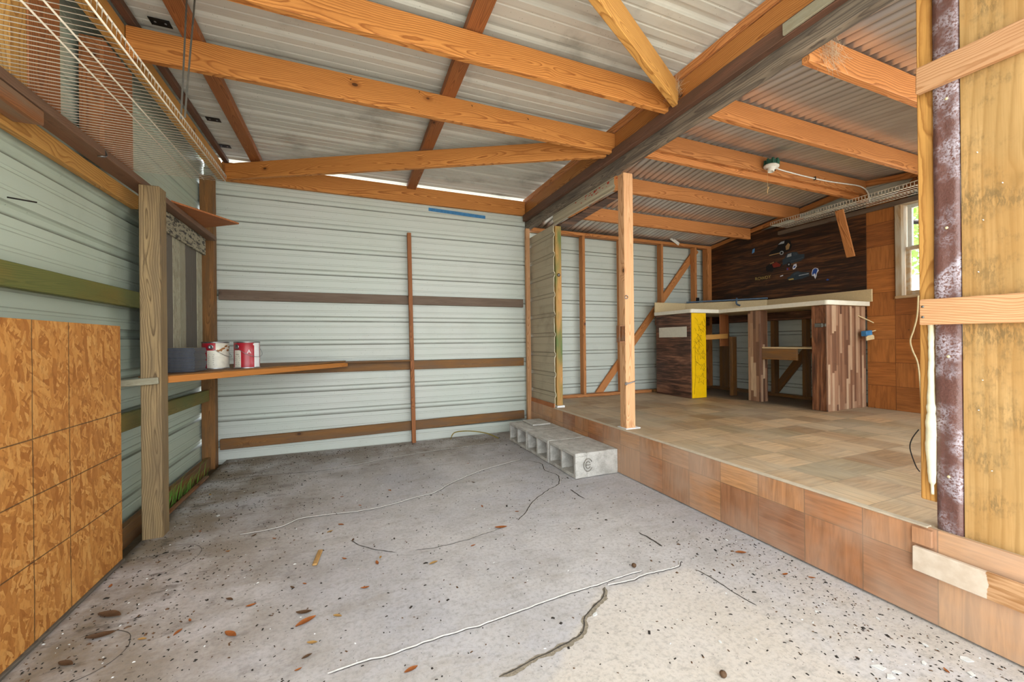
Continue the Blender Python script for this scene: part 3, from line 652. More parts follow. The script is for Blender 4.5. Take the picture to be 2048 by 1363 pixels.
# shelf with paint cans
sh2 = empty('paint_shelf', (-.6, 3.8, .84), label='corner shelf with an orange front board holding the paint cans', cat='shelf')
bm = bmesh.new(); prism(bm, [(-1.10, 2.86), (-.985, 2.87), (-.04, 4.245), (-.04, 4.30), (-1.09, 4.19)], -.010, .0)
link('shelf_top', mesh_of(bm), m_girt, Matrix.Translation((0, 0, .878)), sh2)
stick('front_board', (-.972, 2.862, .853), (-.03, 4.245, .842), .02, .040, m_fascia, parent=sh2)
board('ledge_strip', -.05, .575, 4.20, 4.305, .858, .872, m_girt, parent=sh2)

def can(loc, rot, label, style):
    t_ = empty('paint_can', loc, label=label, cat='paint can'); T = Matrix.Translation(loc) @ Matrix.Rotation(rot, 4, 'Z')
    R_, H = .083, .19
    def mi(i, k):   # 0 red,1 cream,2 white paint,3 steel
        if i in (0, 5, 6): return 3
        a = (k / 48 * 360)
        if style == 0:
            if 225 <= a < 262: return 0 if i == 4 else 1
            if a < 30 or a >= 262: return 1
            return 0
        if 195 <= a < 232: return 0 if i == 4 else 1
        if 292 <= a < 330: return 2
        return 0
    bm = bmesh.new(); lathe(bm, [(R_, .0), (R_, .006), (R_ - .002, .010), (R_ - .002, .06), (R_ - .002, .13), (R_ - .002, H - .008), (R_, H - .004), (R_, H)], 48, mi)
    link('body', mesh_of(bm), [m_red_l, m_canw, m_canp, m_steel], T, t_)
    bm = bmesh.new(); lathe(bm, [(R_, H - .001), (R_ - .004, H + .002), (R_ - .010, H - .001), (R_ - .014, H - .006), (.0005, H - .006)], 40); link('lid', mesh_of(bm), m_steel, T, t_)
    e = math.radians(243 if style == 0 else 213); c = Vector((math.cos(e), math.sin(e), 0)); E = T @ Matrix.Translation(c * R_ + Vector((0, 0, .155))) @ c.to_track_quat('Z', 'Y').to_matrix().to_4x4()
    bm = bmesh.new(); lathe(bm, [(.017, 0), (.016, .003), (.010, .004), (.006, .002), (.0003, .001)], 20); link('handle_ear', mesh_of(bm), m_steel, E, t_)
    pts = []
    for i in range(17):
        a = e + PI * i / 16; s_ = math.sin(PI * i / 16)
        pts.append((math.cos(a) * (R_ + .012), math.sin(a) * (R_ + .012), .155 - .075 * s_))
    bm = bmesh.new(); tube(bm, pts, .0016, 6); link('handle', mesh_of(bm), m_steel, T, t_)
    # printing / spills wrapped on the body
    def wrap(me, ang, z, mat, nm):
        for v_ in me.vertices:
            a = math.radians(ang) + v_.co.x / R_; r = R_ - .0012 + v_.co.z; v_.co = Vector((math.cos(a) * r, math.sin(a) * r, z + v_.co.y))
        link(nm, me, mat, T, t_)
    if style == 1:
        wrap(text_mesh('A', .040), 268, .118, m_canp, 'letter')
    for k in range(7 if style == 0 else 4):
        bm = bmesh.new(); n = random.randint(5, 8)
        for q in range(1):
            pp = [(math.cos(2 * PI * i / n) * random.uniform(.006, .02), math.sin(2 * PI * i / n) * random.uniform(.004, .012)) for i in range(n)]; prism(bm, pp, -.0005, .0008)
        wrap(mesh_of(bm), (272 + k * 13) if style == 0 else (296 + k * 8), random.uniform(.12, .165) if style == 0 else .17 - k * .035, m_canb if style == 0 else m_canp, 'paint_drip')
    for k in range(6):   # rows of small print
        bm = bmesh.new(); L_ = random.uniform(.012, .022); prism(bm, [(-L_, -.0012), (L_, -.0012), (L_, .0012), (-L_, .0012)], -.0005, .0006)
        wrap(mesh_of(bm), (243 if style == 0 else 213), .03 + k * .014, m_zinc, 'print_line')
    return t_
can((-.905, 3.50, .878), math.radians(22), 'paint can smeared with brown over a cream label, left of the two on the shelf', 0)
can((-.705, 3.47, .878), math.radians(22), 'red paint can with a white letter A and white spill on its side', 1)

# stack of slate tiles
me_t = None
for i in range(17):
    z0 = .879 + i * .009; dx, dy, rz = random.uniform(-.004, .004), random.uniform(-.005, .005), random.uniform(-.015, .015)
    mw = Matrix.Translation((-1.0 + dx, 3.22 + dy, z0)) @ Matrix.Rotation(rz, 4, 'Z')
    if me_t is None:
        bm = bmesh.new(); bbox(bm, -.085, .085, -.11, .11, 0, .0062, .001, 0); bbox(bm, -.083, .083, -.108, .108, .0062, .0084, 0, 1); me_t = mesh_of(bm); me_t.materials.append(m_tile); me_t.materials.append(m_tiley)
    o = bpy.data.objects.new('slate_tile', me_t); COL.objects.link(o); o.matrix_basis = mw
    if i == 16: tag(o, 'topmost slate blue tile of the stack beside the weathered post', 'tile', 'stack of slate tiles')
    elif i == 0: tag(o, 'bottom slate blue tile of the stack, lying on the corner shelf', 'tile', 'stack of slate tiles')
    else: tag(o, f"slate blue tile, {('second third fourth fifth sixth seventh eighth ninth tenth eleventh twelfth thirteenth fourteenth fifteenth sixteenth').split()[15 - i]} from the top of the stack beside the weathered post", 'tile', 'stack of slate tiles')

# ------------------------------------------------------------------ OPENING TO RAISED ROOM
board('opening_post', 2.01, 2.10, 2.585, 2.66, .352, 2.375, m_pale, label='pale pine post standing on the platform edge in the middle of the opening', cat='post')
bm = bmesh.new(); bbox(bm, 1.995, 2.135, 2.565, 2.68, .350, .358, .002); link('shim', mesh_of(bm), m_canp, label='white chipped shim under the foot of the opening post', cat='shim')
# bare switch box on the post
sb = empty('switch_box', (2.0, 2.60, 1.10), label='rusty open switch box frame on the side of the opening post', cat='box')
bm = bmesh.new()
for a in ((1.953, 2.009, 2.583, 2.590, 1.035, 1.042), (1.953, 2.009, 2.583, 2.590, 1.160, 1.167), (1.953, 1.958, 2.583, 2.62, 1.035, 1.167), (1.985, 1.989, 2.583, 2.62, 1.042, 1.16), (2.004, 2.009, 2.583, 2.60, 1.035, 1.167)): bbox(bm, *a, .001)
link('frame', mesh_of(bm), m_scrap, None, sb)
hk = empty('hasp_hook', (2.0, 2.58, .715), label='steel hook and eye hasp low on the opening post', cat='hook')
bm = bmesh.new(); tube(bm, [(2.0, 2.575, .71), (2.03, 2.572, .712), (2.075, 2.572, .722), (2.09, 2.575, .726)], .005, 6); link('hook', mesh_of(bm), m_steel, None, hk)
bm = bmesh.new(); tube(bm, [(2.01 + .012 * math.cos(a * .7), 2.578, .71 + .012 * math.sin(a * .7)) for a in range(10)], .003, 6); link('eye', mesh_of(bm), m_steel, None, hk)
bm = bmesh.new(); tube(bm, [(2.02 + .014 * math.cos(a * .7), 2.578, 1.39 + .014 * math.sin(a * .7)) for a in range(10)], .003, 6); link('screw_eye', mesh_of(bm), m_steel, label='small steel ring screwed high into the opening post', cat='ring')
# left jamb
board('jamb_stud', 2.0, 2.07, 3.70, 3.74, .375, 2.255, m_green, label='green stained jamb stud at the left side of the opening', cat='stud')
bm = bmesh.new(); bbox(bm, 1.995, 2.085, 3.685, 3.755, .353, .374, .002); link('shim', mesh_of(bm), m_canp, label='white painted shim under the green stained jamb stud', cat='shim')
bm = bmesh.new(); lathe(bm, [(.0003, .0), (.014, .003), (.018, .012), (.010, .02), (.0003, .024)], 14); link('knob', mesh_of(bm), m_steel, Matrix.Translation((2.03, 3.70, 1.74)) @ Matrix.Rotation(PI / 2, 4, 'X'), label='small metal knob on the green stained jamb stud', cat='knob')
# ragged edge of the cut siding
bm = bmesh.new(); pts = []
for i in range(120):
    z_ = .36 + i * 1.9 / 119; k = (z_ - 2.17) / .2105; f = abs(k - round(k)) * .2105; d = .014 if f < .012 else (.014 * (1 - (f - .012) / .014) if f < .026 else 0)
    pts.append((1.985 + d + random.uniform(-.001, .001), 3.716, z_))
tube(bm, pts, .0035, 5); link('siding_edge', mesh_of(bm), m_foam, label='ragged pale edge of the dusty siding beside the jamb stud', cat='trim')
bm = bmesh.new(); bbox(bm, 1.962, 1.974, 3.70, 4.31, .19, .395, .001); link('kick_panel', mesh_of(bm), m_plyr, label='red plywood strip under the dusty siding behind the concrete blocks', cat='panel')
# metal strip below header beam
sheet('header_flashing', (1.99, 2.68, 0), (0, 0, 1), (0, 1, 0), (1, 0, 0), 1.05, [(2.262, .006), (2.275, 0), (2.285, .008), (2.30, .010), (2.312, 0), (2.372, 0)], m_dusty, 12, .002, label='dusty metal strip with red paint marks under the dark beam', cat='flashing')
bm = bmesh.new()
for k in range(26):
    y_, z_ = random.gauss(2.98, .13), random.uniform(2.316, 2.36); s_ = random.uniform(.004, .013); n = 7
    vs = [bm.verts.new((1.987, y_ + s_ * 1.8 * math.cos(2 * PI * i / n) * random.uniform(.6, 1), z_ + s_ * .6 * math.sin(2 * PI * i / n) * random.uniform(.6, 1))) for i in range(n)]; bm.faces.new(vs)
fl_ = bpy.data.objects['header_flashing']; link('paint_smear', mesh_of(bm), flat('red_smear', '#B0442C', .7), None, fl_)
bm = bmesh.new(); prism(bm, [(2.03, 2.68), (2.12, 2.70), (2.17, 3.70), (2.03, 3.76)], 2.255, 2.268); link('soffit_board', mesh_of(bm), m_walnut2, label='dark laminate board overhead inside the opening beside the header', cat='board')

# concrete blocks of the step
def block_mesh():
    bm = bmesh.new(); Lx, Ly, H = .385, .440, .19; fr = .028; cw = (Ly - 3 * fr) / 2
    bbox(bm, -Lx / 2 + .10, Lx / 2, -Ly / 2, Ly / 2, 0, H, .004)
    x0, x1 = -Lx / 2, -Lx / 2 + .10
    bbox(bm, x0, x1, -Ly / 2, Ly / 2, 0, .026, .003); bbox(bm, x0, x1, -Ly / 2, Ly / 2, H - .028, H, .004)
    for i in range(3):
        a = -Ly / 2 + i * (fr + cw); bbox(bm, x0, x1, a, a + fr, .026, H - .028, .003)
    bmesh.ops.subdivide_edges(bm, edges=[e for e in bm.edges if e.calc_length() > .06], cuts=3, use_grid_fill=True)
    for v_ in bm.verts: v_.co += Vector([mnoise.noise(v_.co * 30 + Vector((k * 9, 0, 0))) for k in range(3)]) * .0025
    return mesh_of(bm)
me_b = block_mesh(); me_b.materials.append(m_block)
for i, lb in enumerate(('hollow concrete block nearest the camera in the step', 'middle hollow concrete block of the step', 'hollow concrete block of the step against the back wall')):
    o = bpy.data.objects.new('concrete_block', me_b); COL.objects.link(o); mw = Matrix.Translation((1.765 - .004 * i, 2.846 + .4475 * i, .004)) @ Matrix.Rotation(.006 * (i - 1), 4, 'Z'); o.matrix_basis = mw; W[o.name] = mw
    tag(o, lb, 'concrete block', 'concrete blocks forming a step')
    if i == 0: b0 = o
bm = bmesh.new()
for r_, a0, a1 in ((.048, .5, 5.8), (.026, .6, 5.7)):
    tube(bm, [(1.68 + r_ * math.cos(a0 + (a1 - a0) * k / 20) * .8, 2.622, .10 + r_ * math.sin(a0 + (a1 - a0) * k / 20)) for k in range(21)], .0035, 5)
tube(bm, [(1.665, 2.622, .10), (1.70, 2.622, .10)], .003, 5)
link('stamped_mark', mesh_of(bm), flat('stamp', '#8A857C', .9), None, b0)
board('paver', 1.70, 1.90, 3.66, 3.93, .197, .211, m_block, bev=.002, warp=0, label='thin grey paver lying on the far end of the block step', cat='paver')

# ------------------------------------------------------------------ RAISED ROOM FRAMING
gz_ = lambda y_: 2.645 - .13 * abs(y_ - 2.42)
names = {1.22: 'room rafter nearest the camera at the upper right, with cobwebs on its left end', 1.83: 'room rafter with a large dark knot near the middle', 3.05: 'room rafter behind the light fixture with wavy grain', 3.66: 'room rafter closest to the back wall of the raised room'}
for y_, lb in names.items():
    t0 = gz_(y_); board('rafter', 2.0, 4.83, y_ - .019, y_ + .019, t0 - .142, t0 - .004, m_frame, label=lb, cat='beam')
board('rafter', 2.0, 4.82, 2.385, 2.423, 2.49, 2.625, m_frame, label='room rafter carrying the light fixture and white cable', cat='beam')
board('rafter', 2.0, 4.80, 2.427, 2.465, 2.45, 2.60, m_frame, label='lower doubled rafter just behind the one with the light fixture', cat='beam')
board('top_plate', 2.0, 4.85, 4.262, 4.35, 2.352, 2.39, m_frame, label='top plate along the back wall of the raised room', cat='beam')
board('bottom_plate', 2.07, 3.74, 4.262, 4.35, .351, .386, m_frame, label='bottom plate on the platform along the back wall left of the counter', cat='board')
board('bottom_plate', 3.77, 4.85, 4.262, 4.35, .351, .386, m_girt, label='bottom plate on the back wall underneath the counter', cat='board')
sl = [('first stud from the left inside the room, against the back wall', 2.68), ('second stud of the room back wall, mostly hidden by the opening post', 3.25), ('third stud of the room back wall, left of the diagonal brace', 3.92), ('fourth stud of the room back wall, crossing the top of the brace', 4.525)]
for lb, X in sl: board('wall_stud', X, X + .038, 4.262, 4.345, .387, 2.351, m_frame, label=lb, cat='stud')
board('wall_stud', 4.76, 4.838, 4.255, 4.345, .387, 2.351, m_frame, label='broad corner stud beside the dark walnut panel', cat='stud')
stick('diagonal_brace', (2.95, 4.364, .36), (4.66, 4.364, 2.345), .028, .09, m_frame, up=(1, 0, 0), label='long diagonal brace on the back wall of the raised room', cat='brace')
for a, b, lb in ((2.42, 4.35, 'sloping plate on top of the right wall toward the back corner'), (2.42, 1.0, 'sloping plate on top of the right wall over the window')):
    stick('sloping_plate', (4.87, a, gz_(a) - .035), (4.87, b, gz_(b) - .035), .06, .05, m_frame, label=lb, cat='beam')
for y_, lb in ((3.06, 'short cripple stud under the wavy grained rafter at the right wall'), (2.44, 'short cripple stud under the doubled rafter at the right wall'), ):
    board('cripple_stud', 4.855, 4.90, y_ - .045, y_ + .045, 2.33, gz_(y_) - .12, m_frame, label=lb, cat='stud')
stick('gable_brace', (4.88, 2.17, 2.37), (4.88, 2.0, 2.50), .03, .09, m_red, up=(0, 1, 0), label='short slanted brace above the wire shelf near the window', cat='brace')
# cleats under counter height on the right wall, studs and brace below
for y_, lb in ((3.35, 'left stud of the right wall seen under the counter'), (2.98, 'stud of the right wall crossed by a brace under the counter')):
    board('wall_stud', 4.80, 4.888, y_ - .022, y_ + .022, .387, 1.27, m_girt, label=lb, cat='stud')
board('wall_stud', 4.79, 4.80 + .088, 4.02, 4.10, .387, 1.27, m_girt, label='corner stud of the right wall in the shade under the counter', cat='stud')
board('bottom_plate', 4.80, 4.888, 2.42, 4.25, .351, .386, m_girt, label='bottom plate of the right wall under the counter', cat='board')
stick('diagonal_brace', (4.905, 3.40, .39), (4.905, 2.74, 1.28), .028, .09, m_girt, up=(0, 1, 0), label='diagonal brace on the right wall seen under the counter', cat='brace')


# ------------------------------------------------------------------ COUNTER
ct = empty('counter', (4.4, 3.2, .35), label='L-shaped beige laminate counter in the back right corner of the raised room', cat='counter')
def rnd_poly(P, r, idx):
    out = []
    for i, p in enumerate(P):
        if i in idx:
            a, b = Vector(P[i - 1]), Vector(P[(i + 1) % len(P)]); p = Vector(p); u, v_ = (a - p).normalized(), (b - p).normalized()
            for k in range(7):
                t_ = k / 6; q = (p + u * r) * (1 - t_) ** 2 + p * 2 * t_ * (1 - t_) + (p + v_ * r) * t_ ** 2; out.append((q.x, q.y))
        else: out.append(tuple(p))
    return out
bm = bmesh.new(); prism(bm, rnd_poly([(3.73, 4.19), (3.73, 3.575), (4.17, 3.575), (4.17, 2.375), (4.835, 2.375), (4.835, 4.19)], .035, (1, 3)), 1.368, 1.410); link('countertop', mesh_of(bm), m_lam, None, ct)
bm = bmesh.new(); P = rnd_poly([(3.727, 4.19), (3.727, 3.572), (4.167, 3.572), (4.167, 2.372), (4.838, 2.372)], .035, (1, 3))
tube(bm, [(a, b, 1.389) for a, b in P[10:]], .0005, 4)
for (a, b), (c, d) in zip(P[:-1], P[1:]):
    vs = [bm.verts.new(q) for q in ((a, b, 1.369), (c, d, 1.369), (c, d, 1.411), (a, b, 1.411))]; bm.faces.new(vs)
o = link('edge_band', mesh_of(bm), m_lamw, None, ct); md = o.modifiers.new('s', 'SOLIDIFY'); md.thickness = .002; md.offset = 0
board('backsplash', 3.735, 4.27, 4.178, 4.196, 1.411, 1.545, m_lam, bev=.001, warp=0, parent=ct)
stick('backsplash', (4.27, 4.178, 1.478), (4.815, 3.42, 1.472), .018, .13, m_lam, bev=.001, warp=0, parent=ct)
board('backsplash', 4.815, 4.835, 2.345, 3.42, 1.411, 1.535, m_lam, bev=.001, warp=0, parent=ct)
board('cleat', 4.79, 4.838, 2.42, 4.0, 1.272, 1.366, m_walnut2, parent=ct)
board('cleat', 3.80, 4.755, 4.225, 4.26, 1.25, 1.366, m_walnut2, parent=ct)
# left end panel, walnut with cream label plate
board('end_panel', 3.745, 3.76, 3.60, 4.18, .353, 1.367, m_walnut2, axis='y', warp=0, parent=ct)
lp = board('label_plate', 3.741, 3.745, 3.66, 4.12, 1.082, 1.208, m_label, bev=.0005, warp=0, parent=ct)
yp = board('yellow_panel', 3.752, 3.975, 3.588, 3.60, .355, 1.365, m_yellow, bev=.001, warp=0, parent=ct)
bm = bmesh.new()
def stroke(pts, r=.0016): tube(bm, [(p[0], 3.5865, p[1]) for p in pts], r, 4)
def star(cx_, cz_, s_, rot):
    p = [(cx_ + s_ * (1 if k % 2 == 0 else .42) * math.sin(rot + k * PI / 5), cz_ + s_ * (1 if k % 2 == 0 else .42) * math.cos(rot + k * PI / 5)) for k in range(11)]; stroke(p)
random.seed(11)
for c in ((3.90, 1.20, .07, .2), (3.83, .98, .075, .5), (3.915, .86, .06, .1), (3.90, .58, .075, .25), (3.86, 1.07, .05, .9), (3.92, .72, .05, .4)): star(*c)
for k in range(26):
    x_, z_ = random.uniform(3.78, 3.94), random.uniform(.62, 1.32); a = random.uniform(.6, 1.4); L_ = random.uniform(.04, .14)
    q = [(x_, z_), (x_ + L_ * .5 * math.cos(a) + .006, z_ - L_ * .5 * math.sin(a)), (x_ + L_ * math.cos(a), z_ - L_ * math.sin(a))]
    stroke([(min(3.972, max(3.756, u)), v_) for u, v_ in q], .0012)
stroke([(3.80, .98), (3.80, .60), (3.775, .40)]); link('star_drawing', mesh_of(bm), m_ink, None, yp)
# middle upright and right pedestal, strip laminate
board('upright', 4.21, 4.225, 3.08, 3.22, .352, 1.366, m_strip, axis='x', bev=.001, warp=0, parent=ct)
bm = bmesh.new(); bbox(bm, 4.225, 4.33, 3.19, 3.215, .352, 1.366, .001); bbox(bm, 4.225, 4.33, 3.075, 3.09, .352, 1.366, .001); link('upright_side', mesh_of(bm), m_strip, None, ct)
bm = bmesh.new(); bbox(bm, 4.215, 4.83, 2.405, 2.42, .352, 1.366, .001); link('pedestal_side', mesh_of(bm), m_strip, None, ct)
bm = bmesh.new(); bbox(bm, 4.20, 4.215, 2.40, 2.535, .352, 1.366, .001); link('pedestal_front', mesh_of(bm), m_walnut3, None, ct)
bm = bmesh.new(); bbox(bm, 4.19, 4.37, 2.392, 2.404, .352, 1.366, .001); link('pedestal_face', mesh_of(bm), m_strip, None, ct)
bm = bmesh.new(); bbox(bm, 4.186, 4.20, 2.40, 2.43, 1.16, 1.19, .002); bbox(bm, 4.184, 4.192, 2.43, 2.50, 1.155, 1.195, .003); link('latch', mesh_of(bm), m_zinc, None, ct)
# inner shelf
board('inner_shelf', 4.24, 4.79, 2.535, 3.075, .945, .960, m_lam, bev=.001, warp=0, parent=ct)
board('shelf_support', 4.235, 4.26, 2.70, 3.075, .825, .944, m_girt, axis='y', parent=ct)
board('shelf_cleat', 4.22, 4.245, 2.50, 2.545, .80, .944, m_lam, bev=.001, warp=0, parent=ct)
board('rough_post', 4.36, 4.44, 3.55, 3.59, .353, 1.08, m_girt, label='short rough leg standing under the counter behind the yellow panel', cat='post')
board('hanging_board', 4.34, 4.49, 3.70, 3.715, .962, 1.367, m_plyr, axis='z', warp=0, label='brown board hanging down under the counter behind the rough leg', cat='board')
stick('prop_stick', (3.99, 3.66, 1.075), (4.41, 3.66, 1.09), .035, .06, m_yel, label='short yellow timber reaching from the yellow panel to the rough leg', cat='board')
bm = bmesh.new(); prism(bm, [(-.06, 0), (.06, 0), (0, -.085)], 0, .02); link('black_bracket', mesh_of(bm), m_black, Matrix(((1, 0, 0, 4.60), (0, 0, 1, 4.195), (0, 1, 0, 1.33), (0, 0, 0, 1))), label='black triangular bracket under the counter at the back wall', cat='bracket')
stick('blue_strip', (4.255, 4.155, 1.556), (4.80, 3.40, 1.553), .05, .018, m_bluegrey, warp=0, label='blue-grey strip lying along the top of the counter backsplash', cat='strip')
bm = bmesh.new(); tube(bm, spline([(4.60, 3.67, 1.56), (4.585, 3.66, 1.545), (4.58, 3.655, 1.50), (4.60, 3.62, 1.475)]), [.012] * 18 + [.004], 8) if False else tube(bm, spline([(4.60, 3.67, 1.575), (4.585, 3.66, 1.545), (4.58, 3.655, 1.50), (4.60, 3.62, 1.475)]), .010, 8)
link('blue_rag', mesh_of(bm), m_bluegrey, label='scrap of blue tape hanging over the backsplash', cat='tape')
bm = bmesh.new(); bbox(bm, 4.535, 4.575, 4.235, 4.26, 1.55, 1.64, .003); link('black_clip', mesh_of(bm), m_black, label='small black clip at the foot of the fourth stud above the counter', cat='clip')

# stickers on the panel
SX = 4.8405
def sticker(label, polys, cat='sticker'):
    t_ = None; cy_ = sum(p[0] for p in polys[0][1]) / len(polys[0][1]); cz_ = sum(p[1] for p in polys[0][1]) / len(polys[0][1])
    bm = bmesh.new(); mats = []
    for k, (mt, pts) in enumerate(polys):
        if mt not in mats: mats.append(mt)
        d = .0004 * (k + 1); n = len(pts)
        a = [bm.verts.new((-d, p[0] - cy_, p[1] - cz_)) for p in pts]; f = bm.faces.new(a); f.material_index = mats.index(mt)
        b = [bm.verts.new((0, p[0] - cy_, p[1] - cz_)) for p in pts]; f = bm.faces.new(b[::-1]); f.material_index = mats.index(mt)
        for i in range(n):
            f = bm.faces.new((a[i], b[i], b[(i + 1) % n], a[(i + 1) % n])); f.material_index = mats.index(mt)
    return link('sticker', mesh_of(bm), mats, Matrix.Translation((SX, cy_, cz_)), label=label, cat=cat)
c_dk = flat('sticker_black', '#141416', .4); c_gr = flat('sticker_grey', '#3C464E', .4); c_tan = flat('sticker_tan', '#9A7A52', .4); c_lt = flat('sticker_light', '#9AA2A8', .4)
c_rd = flat('sticker_red', '#7A2A1E', .4); c_bl = flat('sticker_blue', '#2A4E9A', .4); c_wt = flat('sticker_white', '#D8DCE4', .4); c_sky = flat('tape_light', '#5E93C4', .5); c_gold = flat('sticker_gold', '#B09A5A', .5); c_slate = flat('sticker_slate', '#2E3A44', .4)
def circ(y_, z_, r_, n=14): return [(y_ + r_ * math.cos(2 * PI * k / n), z_ + r_ * math.sin(2 * PI * k / n)) for k in range(n)]
def shp(y0, z0, sy, sz, pts): return [(y0 - p[0] * sy, z0 + p[1] * sz) for p in pts]   # p.x runs to the right on the picture
body = [(0, .25), (.1, .42), (.35, .55), (.42, .8), (.55, .98), (.78, 1.), (.95, .85), (1., .45), (.92, .2), (.6, .12), (.3, .03), (.05, .05)]
sticker('black police style car sticker, uppermost on the dark panel', [(c_dk, shp(3.41, 2.06, .28, .17, body)), (c_lt, shp(3.41, 2.06, .28, .17, [(.42, .78), (.55, .93), (.70, .95), (.68, .78)])), (c_tan, shp(3.41, 2.06, .28, .17, [(.74, .55), (.86, .75), (.93, .6), (.88, .3), (.76, .28)])), (c_lt, circ(3.41 - .16, 2.085, .024)), (c_dk, circ(3.41 - .16, 2.085, .014)), (c_tan, shp(3.41, 2.06, .28, .17, [(.02, .18), (.5, .2), (.5, .13), (.03, .1)]))])
sticker('grey truck sticker right of center on the dark panel', [(c_slate, shp(3.24, 1.92, .25, .15, [(0, .1), (0, .55), (.12, .65), (.22, .95), (.45, 1.), (.68, .92), (.75, .72), (1., .66), (1., .35), (.85, .2), (.4, .1), (.3, 0), (.2, .15)])), (c_lt, shp(3.24, 1.92, .25, .15, [(.2, .66), (.26, .88), (.42, .92), (.42, .68)])), (c_gr, shp(3.24, 1.92, .25, .15, [(.48, .68), (.5, .92), (.64, .86), (.7, .7)])), (c_dk, circ(3.165, 1.93, .026)), (c_lt, circ(3.165, 1.93, .010)), (c_gr, shp(3.24, 1.92, .25, .15, [(.4, .35), (.95, .45), (.95, .38), (.4, .27)]))])
sticker('dark red car sticker on the left of the dark panel', [(c_dk, shp(3.45, 1.885, .20, .11, [(0, .2), (.02, .62), (.3, .95), (.6, 1.), (.85, .75), (1., .5), (.95, .3), (.45, .15), (.3, 0), (.1, .02)])), (c_rd, shp(3.45, 1.885, .20, .11, [(.4, .75), (.65, .95), (.95, .55), (.9, .35), (.5, .35)])), (c_tan, shp(3.45, 1.885, .20, .11, [(.25, .88), (.5, 1.), (.55, .9), (.3, .8)])), (c_dk, circ(3.375, 1.895, .02)), ])
sticker('long slate blue car sticker, lowest of the car stickers', [(c_slate, shp(3.19, 1.735, .25, .10, [(0, .4), (.15, .55), (.3, .9), (.5, 1.), (.65, .8), (1., .68), (1., .25), (.7, .05), (.3, 0), (.05, .15)])), (c_gr, shp(3.19, 1.735, .25, .10, [(.3, .6), (.35, .85), (.52, .9), (.6, .7)])), (c_gold, shp(3.19, 1.735, .25, .10, [(.06, .2), (.3, .25), (.32, .08), (.1, .08)])), (c_lt, shp(3.19, 1.735, .25, .10, [(.55, .5), (.98, .56), (.98, .48), (.55, .4)])), ])
sticker('blue and white helmet shaped sticker with a star on the right of the dark panel', [(c_wt, shp(2.915, 1.715, .075, .125, [(0, .55), (.15, .9), (.5, 1.), (.9, .9), (1., .7), (.75, .5), (.7, .25), (.5, 0), (.3, .3), (.05, .3)])), (c_bl, shp(2.91, 1.72, .066, .115, [(0, .55), (.2, .9), (.55, 1.), (.9, .85), (.7, .5), (.62, .3), (.45, .35), (.1, .35)])), (c_wt, [(2.885 + .018 * (1 if k % 2 == 0 else .42) * math.sin(k * PI / 5), 1.765 + .018 * (1 if k % 2 == 0 else .42) * math.cos(k * PI / 5)) for k in range(10)])])
sticker('small blue and white sticker to the right of the red dot on the dark panel', [(c_wt, shp(3.125, 1.86, .05, .065, [(0, .3), (.3, .9), (.9, 1.), (1., .5), (.6, .1), (.2, 0)])), (c_bl, shp(3.12, 1.875, .035, .03, [(0, .2), (.5, .9), (1., .7), (.6, .1)]))])
sticker('tiny red and white sticker in the middle of the dark panel', [(c_rd, shp(3.195, 1.865, .04, .03, [(0, 0), (0, 1), (1, 1), (1, 0)])), (c_bl, shp(3.19, 1.868, .015, .02, [(0, 0), (0, 1), (1, 1), (1, 0)]))])
sticker('blue tape patch near the left edge of the dark panel', [(c_sky, [(3.635, 2.155), (3.60, 2.165), (3.595, 2.215), (3.625, 2.205)])])
sticker('tiny blue sticker low at the right of the dark panel', [(c_bl, shp(2.77, 1.68, .035, .02, [(0, .3), (.5, 1), (1, .2), (.5, 0)]))])
sticker('tiny white flecks left of the slate blue car sticker', [(c_wt, shp(3.27, 1.80, .035, .012, [(0, 0), (0, 1), (1, 1.4), (1, .5)]))])
me = text_mesh('ROWDY', .055); bmx = bmesh.new(); bmx.from_mesh(me)
for v_ in bmx.verts: v_.co.y += .25 * v_.co.x ** 2 * 8 * .25
bmx.to_mesh(me); bmx.free()
link('sticker', me, c_gold, Matrix(((0, 0, -1, SX - .0005), (-1, 0, 0, 3.49), (0, 1, 0, 1.815), (0, 0, 0, 1))), label='gold lettering sticker reading ROWDY on the lower left of the dark panel', cat='sticker')

# light fixture
lf = empty('light_fixture', (3.34, 2.36, 2.50), label='white bulb holder on a green box mounted to the room rafter', cat='light fixture')
T = Matrix.Translation((3.35, 2.328, 2.535)) @ Matrix.Rotation(.15, 4, 'Y')
bm = bmesh.new(); lathe(bm, [(.0003, .03), (.048, .03), (.052, .025), (.052, -.012), (.0003, -.012)], 8)
for k in range(8): bbox(bm, .048 * math.cos(k * .785) - .008, .048 * math.cos(k * .785) + .008, .048 * math.sin(k * .785) - .008, .048 * math.sin(k * .785) + .008, -.01, .038, .001)
link('junction_box', mesh_of(bm), m_fgreen, T, lf)
bm = bmesh.new(); lathe(bm, [(.0003, -.012), (.058, -.013), (.058, -.02), (.045, -.028), (.027, -.032), (.025, -.062), (.019, -.064), (.017, -.05), (.0003, -.05)], 28); link('bulb_holder', mesh_of(bm), m_white, T, lf)
bm = bmesh.new(); tube(bm, [(3.31, 2.335, 2.50), (3.308, 2.335, 2.40), (3.309, 2.335, 2.33)], .0012, 5); tube(bm, [(3.309, 2.335, 2.345), (3.312, 2.33, 2.335), (3.306, 2.335, 2.31), (3.308, 2.335, 2.285)], [.004, .006, .003, .004], 6); link('pull_string', mesh_of(bm), m_string, None, lf)
cb = empty('electric_cable', (3.4, 2.37, 2.53), label='white cable running along the rafter from the light fixture to the right wall', cat='cable')
